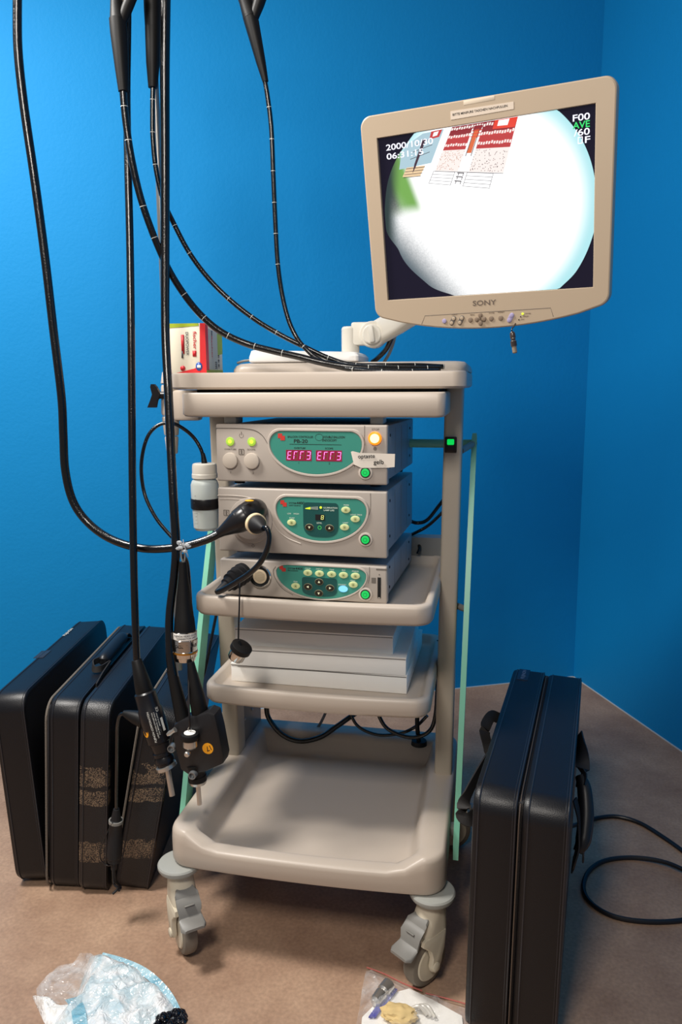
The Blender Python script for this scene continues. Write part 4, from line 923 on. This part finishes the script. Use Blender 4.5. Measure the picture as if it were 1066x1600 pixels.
# video plug hanging on short cord
b = B(); b.lathe(at(286, 878, .085), at(289, 990, .08), [(0, .0085), (.18, .0100), (.45, .0150), (.48, .0158), (.76, .0205), (.78, .0215), (1, .0245)], 28); vp = b.build('video_plug', rub, s2)
b = B(); b.lathe(at(289, 985, .08), at(289.5, 1031, .078), [(0, .0245), (.02, .0265), (.24, .0265), (.25, .0262), (.27, .0275), (.45, .0275), (.46, .0265), (.64, .0265), (.66, .0275), (.70, .0280), (.73, .0275), (.86, .0262), (.88, .024), (1, .0225)], 36, mis=[0, 1, 0, 0, 0, 0, 0, 0, 2, 2, 0, 0, 0, 0]); b.build('metal_collar', [chrome, white, brass], vp)
b = B(); q0 = at(289.3, 1007, .08); vd = (CAM-q0); vd.z = 0; vd.normalize(); sdv = Vector((-vd.y, vd.x, 0))
def ctext(b, txt, zc, hgt, a0, a1, rad, mi=0):
    vs, fs, x0, x1 = text_geo(txt); vv = []
    for v in vs:
        a2 = a0+(v[0]-x0)/(x1-x0)*(a1-a0); vv.append(b.v(q0+(vd*math.cos(a2)+sdv*math.sin(a2))*rad+Vector((0, 0, zc+v[1]*hgt/.7))))
    for f in fs: b.f([vv[i] for i in f], mi)
ctext(b, 'FUJINON VIDEO SCOPE', .0250, .0042, -.95, 1.1, .0274); ctext(b, 'CONNECTOR UNIT', .0195, .0035, -.7, 1.0, .0274); ctext(b, 'LOCK  ↑  FREE', .000, .007, -1.0, 1.1, .0283)
b.build('collar_lettering', inkm, vp, recalc=False)
b = B(); b.tube([at(286, 880, .085), at(283, 868, .085), at(285, 858, .085), at(289, 866, .085), at(288, 878, .085)], .0018, 8); b.build('hook_loop', steel, vp)

# scope 3 : handle at x=390, cord far left into the light source
s3 = thing('endoscope', 'right hand endoscope with straight thin tube and far left cord looping into light source', 'endoscope', at(390, 20, .28), group='endoscopes hanging from the pole')
b = B(); b.lathe(at(415, 128, .28), at(391, 25, .28), [(0, .0055), (.0, .0065), (.3, .0105), (.9, .0160), (1, .0165)], 24); gp = b.build('grip_boot', rub, s3)
b = B(); b.lathe(at(392, 28, .28), at(364, -60, .28), [(0, .0168), (.3, .014), (1, .02)], 20); b.lathe(at(396, 30, .278), at(420, -40, .276), [(0, .010), (.35, .0125), (1, .0125)], 18); b.build('branch_port', rub, gp)
b = B(); b.lathe(at(393, 22, .296), at(392, -70, .296), [(0, .006), (.5, .018), (1, .02)], 16); b.build('grip_body', mat('dark_grip', '3a3634', .5), gp)
b = B(); b.tube(ap([(413, 122, .28), (418, 150, .28), (424, 200, .28), (427, 270, .28), (430, 340, .28), (434, 410, .28), (441, 460, .28), (451, 500, .275), (464, 528, .27), (478, 545, .262), (496, 560, .258), (530, 574, .25), (580, 580, .235), (640, 580.5, .24), (685, 580, .27)]), .0053, 12, bands=(.06, .066, .0011)); b.build('insertion_tube', BT, s3)
b = B(); b.tube([at(60, -150, .16), at(38, -110, .12), at(29, -50, .10), *ap([(27, 30, .10), (29, 90, .10), (38, 170, .10), (54, 280, .10), (70, 400, .10), (84, 520, .10), (96, 620, .10), (99, 680, .10), (102, 735, .10), (114, 783, .10), (138, 817, .10), (175, 843, .095), (225, 857, .09), (278, 855, .09), (318, 845, .10), (342, 834, .11), (352, 829, .115)])], .0092, 14); b.build('light_guide_cord', gloss, s3)
b = B(); e0, e1 = at(341, 834, .11), at(388, 806, .125)
b.lathe(e0, e1, [(0, .0100), (.12, .0115), (.40, .0185), (.60, .0245), (.75, .0265), (.95, .0275), (1.0, .026)], 28)
b.tube([at(372, 815, .12), at(385, 806, .13), at(395, 799, .15), at(402, 797, .172)], [.026, .0285, .028, .025], 24); lc = b.build('light_guide_plug', mat('satin_black', '161518', .3), s3)
b = B(); q = at(391, 793, .125); b.sphere(q+Vector((.000, -.004, .0155)), .010, 16, (1, .7, .22)); b.build('yellow_sticker', yellow, lc)
cn0 = at(396, 816, .118); cn1 = at(412, 826, .075)
b = B(); b.lathe(cn0+Vector((-.006, .01, 0)), cn1, [(0, .022), (.38, .0225)], 28); b.lathe(cn0.lerp(cn1, .28), cn1, [(0, .0205), (.25, .0195), (.85, .008), (1, .006)], 28); b.build('video_branch', matte, lc)
b = B(); b.lathe(cn0.lerp(cn1, .16), cn0.lerp(cn1, .34), [(0, .022), (.1, .0232), (.9, .0232), (1, .022)], 32); b.build('cream_ring', mat('cream_ring', 'e6cfa8', .4), lc)
b = B(); b.tube([cn0.lerp(cn1, .85), *ap([(417, 825, .068), (421, 840, .065), (417, 860, .065), (406, 880, .065), (390, 896, .070), (372, 908, .075), (352, 920, .08), (341, 925, .085)])], [.0052]*3+[.0062]*6, 14, res=10); b.build('video_lead', gloss, s3)
b = B(); v0, v1 = at(383, 893, .168), at(338, 926, .09)
b.lathe(v0, v1, [(0, .0225), (.1, .0245), (.12, .0225), (.24, .0245), (.26, .0225), (.38, .0235), (.40, .0205), (.52, .021), (.54, .0165), (.66, .0155), (.68, .0115), (.85, .0085), (.97, .0065), (1, .005)], 28); pl_ = b.build('video_plug', matte, s3)
b = B(); b.tube(ap([(376, 903, .105), (374.5, 925, .075), (374, 950, .068), (373, 975, .062), (372.5, 1003, .058)]), .0018, 8); cs = b.build('cap_string', black, s3)
k0, k1 = at(379, 1009, .055), at(368, 1028, .06)
b = B(); b.lathe(k0, k0.lerp(k1, .38), [(0, .021), (.1, .0235), (.9, .0235), (1, .022)], 32); b.lathe(at(373, 1001, .055), at(376, 1010, .055), [(0, .003), (1, .004)], 10); b.build('rubber_cap', rub, cs)
b = B(); b.lathe(k0.lerp(k1, .3), k1, [(0, .0185), (.9, .0185), (1, .017)], 28); b.build('metal_cap_body', chrome, cs)

# plastic tie bundling the cords
b = B(); c = at(287, 851, .09); random.seed(3)
b.tube([c+Vector((.003+.016*math.cos(t), .016*math.sin(t), .004*math.sin(2*t))) for t in [2*math.pi*i/10 for i in range(11)]], .0016, 8)
b.tube([at(286, 843, .072), at(289, 855, .070), at(293, 866, .072), at(294, 870, .08)], .0012, 6)
for k in range(7):
    p = c+Vector((random.uniform(-.006, .02), -.018+random.uniform(-.006, .004), random.uniform(-.012, .012))); b.sphere(p, .0055, 6, (1.3, .6, .7))
o = b.build('cable_tie', mat('clear_plastic_scrap', 'd8dce0', .2, trans=.5), None, smooth=False); recenter(o); tag(o, 'clear plastic tie wrapped round the black cords left of the devices', 'cable tie')

# ---------------------------------------------------------------- water bottle
bt = thing('water_bottle', 'cloudy plastic water bottle with black strap hanging left of the light source', 'bottle', at(321, 827, .22))
bx = at(321, 790, .22); z0, z1 = at(321, 828, .22).z, at(321, 748, .22).z
b = B(); b.lathe((bx.x, .22, z0), (bx.x, .22, z1+.004), [(0, .016), (.01, .024), (.06, .0285), (.5, .0305), (.55, .0315), (.86, .0320), (.93, .029), (.97, .0245), (1, .0235)], 32); b.build('bottle_body', cloudy, bt)
b = B(); b.lathe((bx.x+.001, .22, z1+.001), (bx.x+.001, .22, z1+.036), [(0, .0275), (.05, .0295), (.3, .0295), (.33, .0285), (.8, .0282), (.95, .027), (1, .024)], 32); b.build('bottle_cap', cream, bt)
b = B(); zz = at(321, 786, .22).z; b.lathe((bx.x, .22, zz-.012), (bx.x, .22, zz+.012), [(0, .0325), (.1, .0335), (.9, .0335), (1, .0325)], 32); b.box((bx.x+.034, .23, zz), (.016, .03, .024), .002); b.build('holding_strap', black, bt)
b = B()
for i in range(9): b.lathe((bx.x, .22, z0+.018+i*.0065), (bx.x, .22, z0+.0186+i*.0065), [(0, .0308), (1, .0308)], 8) if False else b.box((bx.x-.012, .22-.0295, z0+.02+i*.008), (.008 if i % 3 == 0 else .004, .0005, .0006))
b.build('volume_marks', greyp, bt)
b = B(); b.lathe(at(320, 727, .22), at(317, 708, .22), [(0, .0075), (.4, .0065), (1, .0045)], 16); b.tube(ap([(318, 718, .22), (314, 702, .22), (303, 684, .22), (287, 670, .21), (268, 661, .19), (248, 664, .18), (232, 680, .17), (223, 708, .16), (221, 740, .15), (227, 775, .14), (243, 808, .12), (262, 832, .105), (278, 848, .10)]), .0042, 12); b.build('air_tube', gloss, bt)

# ---------------------------------------------------------------- instrument cases
def rprof(d, h, r, inset=0, n=6):
    return rr(inset, d-inset, inset, h-inset, max(.004, r-inset), 0, n, 3)
def shell(b, T, th, d, h, r=.045, open_side=1):
    """slab: x from 0 to th; rounded profile in yz"""
    b.T = T
    pr = lambda x, i: [(x, y, z) for y, z in rprof(d, h, r, i)]
    b.rings([pr(0, .010), pr(.002, .004), pr(.007, .0012), pr(.013, 0), pr(th-.006, 0), pr(th-.002, .001), pr(th, .004), pr(th, .012)])
def piping(b, T, x, d, h, r=.045, rad=.0017, off=.0):
    b.T = T; p = [(x, y, z) for y, z in rprof(d, h, r, -off)]; b.tube(p+[p[0]], rad, 6, smooth=False)
def case_half(parent, name, T, th, d, h, mats, side_gap, foamside=0):
    b = B(); shell(b, T, th, d, h); o = b.build(name, mats, parent, ang=40)
    b = B(); piping(b, T, .012, d, h, off=.0002); piping(b, T, th-.003, d, h, off=.0002); piping(b, T, th-.008, d, h, off=.0002, rad=.0008); b.build('piping', mat('piping_vinyl', '232328', .28), o)
    return o
CD, CH = .64, .508
# two upright cases left of the trolley, each slightly open. (x, y, lean, thickness, inner side)
cs1 = thing('instrument_case', 'black leatherette case at the far left, gaping open beside its grey foam lining', 'case', (-.70, .16, 0), group='black cases standing left of the trolley')
cs2 = thing('instrument_case', 'black leatherette case with scuffed front edges standing right against the trolley', 'case', (-.52, .18, 0), group='black cases standing left of the trolley')
RZ = R(10.5)
def slabT(x, y, lean, zr=RZ, mirror=False, th=0):
    return Matrix.Translation((x, y, .0)) @ Matrix.Rotation(zr, 4, 'Z') @ Matrix.Rotation(R(lean), 4, 'Y')
T1 = slabT(-.779, .126, -3.2); h1 = case_half(cs1, 'lid', T1 @ Matrix.Translation((0, 0, .005)), .083, CD, CH, leath, 1)
T2 = slabT(-.691, .128, 3.6); h2 = case_half(cs1, 'base_shell', T2 @ Matrix.Translation((0, 0, 0)), .077, CD, CH, leath, 1)
b = B(); piping(b, T2, -.003, CD-.006, CH-.006, rad=.003); b.build('foam_lining', foam, h2)
b = B(T2); b.box((-.0135, .30, .27), (.016, .5, .40), .006); b.build('foam_insert', mat('dark_foam', '2c2b2e', .9), h2)
b = B(T1 @ Matrix.Translation((0, 0, .005))); 
b.box((.012, .30, CH+.0006), (.028, .06, .0012), .0004); b.build('name_badge', mat('badge_black', '2a2a30', .3), h1)
b = B(T1 @ Matrix.Translation((0, 0, .005))); 
vs, fs, x0, x1 = text_geo('FUJINON')
for f in fs: b.f([b.v((.014-.0+vs[i][1]*.012*-1+.004, .46+.0+((vs[i][0]-x0)/(x1-x0))*.07, CH+.0016)) for i in f])
b.build('badge_lettering', whitep, h1, recalc=False)
T3 = slabT(-.613, .130, 4.2); h3 = case_half(cs2, 'base_shell', T3, .074, CD, CH, scuff, 1)
T4 = slabT(-.533, .160, 11.5); h4 = case_half(cs2, 'lid', T4, .088, CD, CH-.01, scuff, 1)
b = B(); piping(b, T4, -.003, CD-.006, CH-.016, rad=.003); b.build('foam_lining', foam, h4)
# carrying handle on top of case 1
b = B(T2); b.tube([(.060, .235, CH+.016), (.060, .26, CH+.024), (.060, .40, CH+.026), (.060, .43, CH+.018)], [.012, .017, .017, .012], 14); hd = b.build('carry_handle', mat('handle_vinyl', '17181d', .4), cs1)
b = B(T2); b.ribbon([(.050, .235, CH+.022), (.042, .21, CH+.022), (.052, .19, CH+.012), (.070, .20, CH+.014), (.078, .24, CH+.012), (.080, .17, CH+.006), (.086, .10, CH+.003)], (0, .3, 1), .016); b.ribbon([(.060, .42, CH+.022), (.060, .46, CH+.022), (.062, .49, CH+.002)], (1, 0, 0), .016); b.build('handle_loop', mat('webbing', '201d1c', .7), hd)

cs3 = thing('instrument_case', 'tall black leatherette case standing alone in the right foreground', 'case', (.45, .2, 0))
RZ3 = R(-7.8)
Ta = slabT(.353, -.112, .8, RZ3); ha = case_half(cs3, 'lid', Ta, .082, .69, .515, leath, 1)
Tb = slabT(.442, -.124, .8, RZ3); hb = case_half(cs3, 'base_shell', Tb, .084, .69, .511, leath, 1)
b = B(Ta); b.box((.085, .345, .255), (.014, .66, .492), .004); b.build('zip_band', mat('zip_grey', '2d2a2a', .6, bump=.8, bscale=500), cs3)
b = B(Ta); b.tube([(.0855, y, z) for y, z in rprof(.682, .507, .045, -.001)], .0014, 6, smooth=False); b.build('zip_teeth', mat('bronze_zip', '5d5046', .45, metal=.4), cs3)
b = B(Ta)
b.box((.030, .620, .5155), (.028, .075, .0014), .0005); bd = b.build('name_badge', mat('badge_blue_black', '1b2438', .3), ha)
b = B(Ta); vs, fs, x0, x1 = text_geo('FUJINON')
for f in fs: b.f([b.v((.034-vs[i][1]*.012, .59+((vs[i][0]-x0)/(x1-x0))*.062, .5165)) for i in f])
b.build('badge_lettering', mat('badge_silver', '8f98a8', .3, metal=.5), bd, recalc=False)
web = MATS['webbing'] if 'webbing' in MATS else black
b = B(Ta); b.ribbon([(-.001, .40, .485), (-.018, .37, .500), (-.026, .33, .48), (-.008, .30, .445), (-.010, .24, .455), (-.018, .16, .455), (-.026, .10, .445), (-.030, .07, .425), (-.014, .07, .415), (-.001, .12, .42)], (0, .8, .6), .026); b.build('shoulder_strap', web, cs3)
b = B(Tb)
b.ribbon([(0.086, 0.420, 0.462), (0.094, 0.380, 0.449), (0.100, 0.340, 0.422), (0.098, 0.310, 0.396)], (0, .8, .6), .03)
b.tube([(0.096, 0.330, 0.409), (0.106, 0.310, 0.389), (0.112, 0.280, 0.349), (0.110, 0.245, 0.310), (0.100, 0.230, 0.290)], [.012, .016, .018, .017, .010], 12, flat=.9)
b.ribbon([(0.088, 0.250, 0.396), (0.098, 0.240, 0.363), (0.102, 0.220, 0.323), (0.096, 0.200, 0.290), (0.092, 0.210, 0.270)], (0, 1, .2), .035)
b.ribbon([(0.104, 0.260, 0.317), (0.112, 0.240, 0.283), (0.112, 0.235, 0.267)], (0, 1, .2), .022)
b.build('carry_handle', MATS['handle_vinyl'], cs3)
b = B(Ta); b.tube([(-.001, .62, .12), (-.02, .60, .10)], .002, 6) if False else b.box((.04, .6, .002), (.02, .02, .004)); b.build('case_foot', matte, cs3)

# ---------------------------------------------------------------- power cord on the floor
def gz(x, y, z=.0062): return atz(x, y, z)
cab('power_cord', [gz(890, 1292, .05), gz(912, 1285, .02), gz(935, 1278), gz(965, 1276), gz(1000, 1286), gz(1035, 1307), gz(1070, 1332), gz(1120, 1375), gz(1140, 1400), gz(1110, 1385, .016), gz(1066, 1358, .016), gz(1030, 1345, .012), gz(985, 1340), gz(945, 1345), gz(920, 1362), gz(912, 1388), gz(925, 1412), gz(960, 1432), gz(1010, 1440), gz(1066, 1438), gz(1120, 1425)], .0058, 'black power cord looped on the floor at the right edge', m=mat('cord_rubber', '17161a', .4))

# ---------------------------------------------------------------- plastic bags on the floor
def film(name, c1, c2, alpha, sc=14, stripe=None):
    m = bpy.data.materials.new(name); m.use_nodes = True; nt = m.node_tree; p = nt.nodes['Principled BSDF']; L = nt.links.new
    p.inputs['Roughness'].default_value = .16; p.inputs['Specular IOR Level'].default_value = .9; p.inputs['Coat Weight'].default_value = .6
    tc = nt.nodes.new('ShaderNodeTexCoord'); n = nt.nodes.new('ShaderNodeTexNoise'); n.inputs['Scale'].default_value = sc; n.inputs['Detail'].default_value = 6; n.inputs['Distortion'].default_value = 1.5
    L(tc.outputs['Object'], n.inputs['Vector'])
    cr = nt.nodes.new('ShaderNodeValToRGB'); cr.color_ramp.elements[0].position = .38; cr.color_ramp.elements[0].color = lin(c1); cr.color_ramp.elements[1].position = .6; cr.color_ramp.elements[1].color = lin(c2)
    L(n.outputs['Fac'], cr.inputs[0]); L(cr.outputs[0], p.inputs['Base Color'])
    mr = nt.nodes.new('ShaderNodeMapRange'); mr.inputs[1].default_value = .35; mr.inputs[2].default_value = .65; mr.inputs[3].default_value = alpha[0]; mr.inputs[4].default_value = alpha[1]
    L(n.outputs['Fac'], mr.inputs[0]); L(mr.outputs[0], p.inputs['Alpha'])
    n3 = nt.nodes.new('ShaderNodeTexVoronoi'); n3.feature = 'DISTANCE_TO_EDGE'; n3.inputs['Scale'].default_value = 32
    n4 = nt.nodes.new('ShaderNodeTexNoise'); n4.inputs['Scale'].default_value = 20; mxv = nt.nodes.new('ShaderNodeMixRGB'); mxv.inputs[0].default_value = .25
    L(tc.outputs['Object'], n4.inputs['Vector']); L(tc.outputs['Object'], mxv.inputs[1]); L(n4.outputs['Color'], mxv.inputs[2]); L(mxv.outputs[0], n3.inputs['Vector'])
    bp = nt.nodes.new('ShaderNodeBump'); bp.inputs['Strength'].default_value = .9; bp.inputs['Distance'].default_value = .004; L(n3.outputs['Distance'], bp.inputs['Height']); L(bp.outputs['Normal'], p.inputs['Normal'])
    return m
def sheet(poly, zf, thick_top, n=46, seed=0, parent=None, name='bag_film', m=None, amp=.01, base=.001):
    """crumpled pillow: outline poly (world xy), top surface height and flat underside"""
    cx = sum(p[0] for p in poly)/len(poly); cy = sum(p[1] for p in poly)/len(poly); P = dens2(poly, .012); N = len(P); b = B(); rings = []
    K = 16
    for k in range(K+1):
        t = k/K; rg = []
        for (x, y) in P:
            X, Y = x+(cx-x)*t, y+(cy-y)*t
            e = math.sin(min(1, t*2.6)*math.pi/2)
            v = Vector((X*14+seed, Y*14, 0)); c = 1-abs(noise.noise(v))*2.2; c2 = 1-abs(noise.noise(v*2.6+Vector((3, 1, 2))))*2
            z = base+e*(thick_top*.55+amp*c+amp*.5*c2); rg.append((X, Y, max(base, z)))
        rings.append(rg)
    under = [[(x, y, .0006) for x, y in P]]
    b.rings([under[0]]+rings, True, True)
    return b.build(name, m, parent, ang=25)
def dens2(pts, st):
    o = []
    for i, p in enumerate(pts):
        q = pts[(i+1) % len(pts)]; n = max(1, int(math.dist(p, q)/st))
        for k in range(n): o.append((p[0]+(q[0]-p[0])*k/n, p[1]+(q[1]-p[1])*k/n))
    return o
def fpts(l): return [(atz(x, y, .008).x, atz(x, y, .008).y) for x, y in l]
bag = thing('plastic_bag', 'crumpled white and pale blue plastic bag on the floor at bottom left', 'bag', (-.36, -.16, 0))
poly = fpts([(140, 1492), (152, 1488), (190, 1502), (225, 1516), (258, 1542), (282, 1575), (296, 1610), (296, 1650), (200, 1670), (120, 1650), (75, 1610), (80, 1595), (118, 1560), (130, 1520)])
sheet(poly, 0, .035, parent=bag, m=film('bag_white_film', 'cfe6ee', 'f3f4f4', (.72, .97)), amp=.013, seed=2)
poly = fpts([(50, 1552), (70, 1558), (95, 1570), (118, 1572), (130, 1600), (126, 1640), (90, 1625), (68, 1592)])
sheet(poly, 0, .022, parent=bag, name='white_flap', m=film('bag_paper_film', 'f1efea', 'ffffff', (.92, 1)), amp=.008, seed=5)
poly = fpts([(56, 1540), (72, 1527), (86, 1510), (105, 1504), (128, 1508), (136, 1500), (134, 1485), (142, 1485), (152, 1492), (140, 1515), (128, 1545), (105, 1566), (75, 1560), (58, 1555)])
sheet(poly, 0, .018, parent=bag, name='clear_corner', m=film('bag_clear_film', 'e6e2de', 'ffffff', (.08, .35)), amp=.009, seed=9)
cyf = film('bag_cyan_film', '7cc4dd', 'c5e8f2', (.45, .8))
b = B(); b.ribbon([Vector((p[0], p[1], z)) for p, z in zip(fpts([(158, 1496), (188, 1508), (220, 1524), (246, 1544), (266, 1566), (280, 1590)]), (.012, .018, .022, .022, .018, .012))], (.5, .8, .35), .016, .0005); b.build('blue_print', cyf, bag)
b = B(); b.ribbon([Vector((p[0], p[1], z)) for p, z in zip(fpts([(112, 1568), (120, 1582), (124, 1598), (128, 1625)]), (.020, .026, .030, .03))], (1, 0, 0), .026, .0005); b.build('blue_print', cyf, bag)
random.seed(11)
for i in range(26):
    px, py = random.choice([(252, 1598), (262, 1583), (272, 1594), (280, 1588), (258, 1606), (274, 1604), (286, 1600)]); px += random.uniform(-7, 7); py += random.uniform(-7, 7)
    c = atz(px, py, .035+random.uniform(0, .014)); 
    b = B(); b.sphere(c, .0085, 10, (1, 1.1, .85)); b.tube([c+Vector((-.008, 0, .002)), c+Vector((0, -.004, .009)), c+Vector((.008, .002, .001))], .0012, 6)
    o = b.build('black_cap', mat('glossy_navy', '0b0d16', .12, coat=.8)); recenter(o)
    tag(o, 'small glossy black cap in the heap at the right end of the crumpled bag', 'cap', 'small black caps in the crumpled bag')

zb = thing('zip_bag', 'clear zip bag of small parts on the floor in front of the right caster', 'bag', (.26, -.1, 0))
poly = fpts([(572, 1512), (590, 1518), (620, 1534), (655, 1550), (700, 1563), (735, 1573), (735, 1650), (545, 1660), (553, 1612), (562, 1570), (566, 1540)])
sheet(poly, 0, .022, parent=zb, m=film('zip_bag_film', 'e8e4e4', 'ffffff', (.05, .24)), amp=.010, seed=4)
b = B(); b.tube([Vector((p[0], p[1], .012)) for p in fpts([(573, 1514), (600, 1524), (630, 1539), (660, 1551)])], .0014, 8, flat=.5); b.tube([Vector((p[0], p[1], .010)) for p in fpts([(665, 1553), (700, 1562), (732, 1571)])], .0014, 8, flat=.5); b.build('red_zip_line', mat('zip_red', 'b5554a', .4, alpha=.7), zb)
def onfloor(name, b, m, label, cat): o = b.build(name, m); recenter(o); tag(o, label, cat); return o
b = B(); p = [atz(x, y, .004) for x, y in ((566, 1590), (600, 1556), (640, 1545), (675, 1562), (722, 1588), (728, 1640), (560, 1650))]; b.rings([[(q.x, q.y, .002) for q in p], [(q.x, q.y, .005) for q in p]]); onfloor('paper_slip', b, white, 'white paper slip inside the clear zip bag', 'paper')
b = B(); p = [atz(x, y, .012) for x, y in ((576, 1588), (587, 1588), (621, 1545), (610, 1541))]; b.rings([[(q.x, q.y, .008) for q in p], [(q.x, q.y, .0115) for q in p]]); onfloor('blue_strip', b, mat('cobalt_plastic', '2a2fa0', .35), 'cobalt blue plastic strip inside the clear zip bag', 'strip')
b = B(); p0, p1 = atz(584, 1568, .016), atz(608, 1538, .018); b.lathe(p0, p1, [(0, .006), (.1, .012), (.5, .013), (.55, .010), (.62, .014), (1, .014), (1, .008)], 20); onfloor('metal_fitting', b, steel, 'steel cylindrical fitting inside the clear zip bag', 'fitting')
b = B(); t_ = bmesh.new(); bmesh.ops.create_icosphere(t_, subdivisions=4, radius=1); c = atz(624, 1584, .018)
for v in t_.verts: k = 1+.25*noise.noise(v.co*3); v.co = Vector((v.co.x*.036*k, v.co.y*.024*k, max(-.009, v.co.z*.012*k)))
b.merge(t_, Matrix.Translation(c)); onfloor('yellow_sponge', b, mat('straw_sponge', 'd9bd84', .8), 'pale yellow crumpled sponge inside the clear zip bag', 'sponge')
b = B(); 
for k in range(3): b.tube([Vector((atz(640+k*8, 1572-k*3, .02).x, atz(640+k*8, 1572-k*3, .02).y, .012)), Vector((atz(655+k*7, 1566, .03).x, atz(655+k*7, 1566, .03).y, .020)), Vector((atz(668+k*6, 1580+k*2, .02).x, atz(668+k*6, 1580+k*2, .02).y, .012))], .004, 8)
onfloor('clear_tubing', b, mat('milky_tube', 'e2ddd2', .3, trans=.3), 'short milky tubing pieces inside the clear zip bag', 'tubing')

# ---------------------------------------------------------------- light
def area(name, loc, tgt, size, e, col, sy=None):
    l = bpy.data.lights.new(name, 'AREA'); l.energy = e; l.color = col; l.size = size; l.shape = 'RECTANGLE'; l.size_y = sy or size
    o = bpy.data.objects.new(name, l); COL.objects.link(o); o.location = loc; o.rotation_euler = (Vector(tgt)-Vector(loc)).to_track_quat('-Z', 'Y').to_euler(); return o
area('ceiling_lamp_overhead', (-1.15, -.30, 2.75), (-.5, .15, 0), .5, 72, (1, .96, .91))
area('ceiling_lamp_front', (-.10, -2.0, 2.6), (.0, .1, .7), .5, 38, (1, .93, .85))
w = bpy.data.worlds.new('world'); w.use_nodes = True; SC.world = w
w.node_tree.nodes['Background'].inputs[0].default_value = (.9, .93, 1, 1); w.node_tree.nodes['Background'].inputs[1].default_value = .19
vs_ = SC.view_settings; vs_.view_transform = 'Standard'; vs_.look = 'None'; vs_.gamma = 1; vs_.exposure = 0; vs_.use_curve_mapping = False
for o in list(bpy.data.objects):
    if '_w' in o: del o['_w']
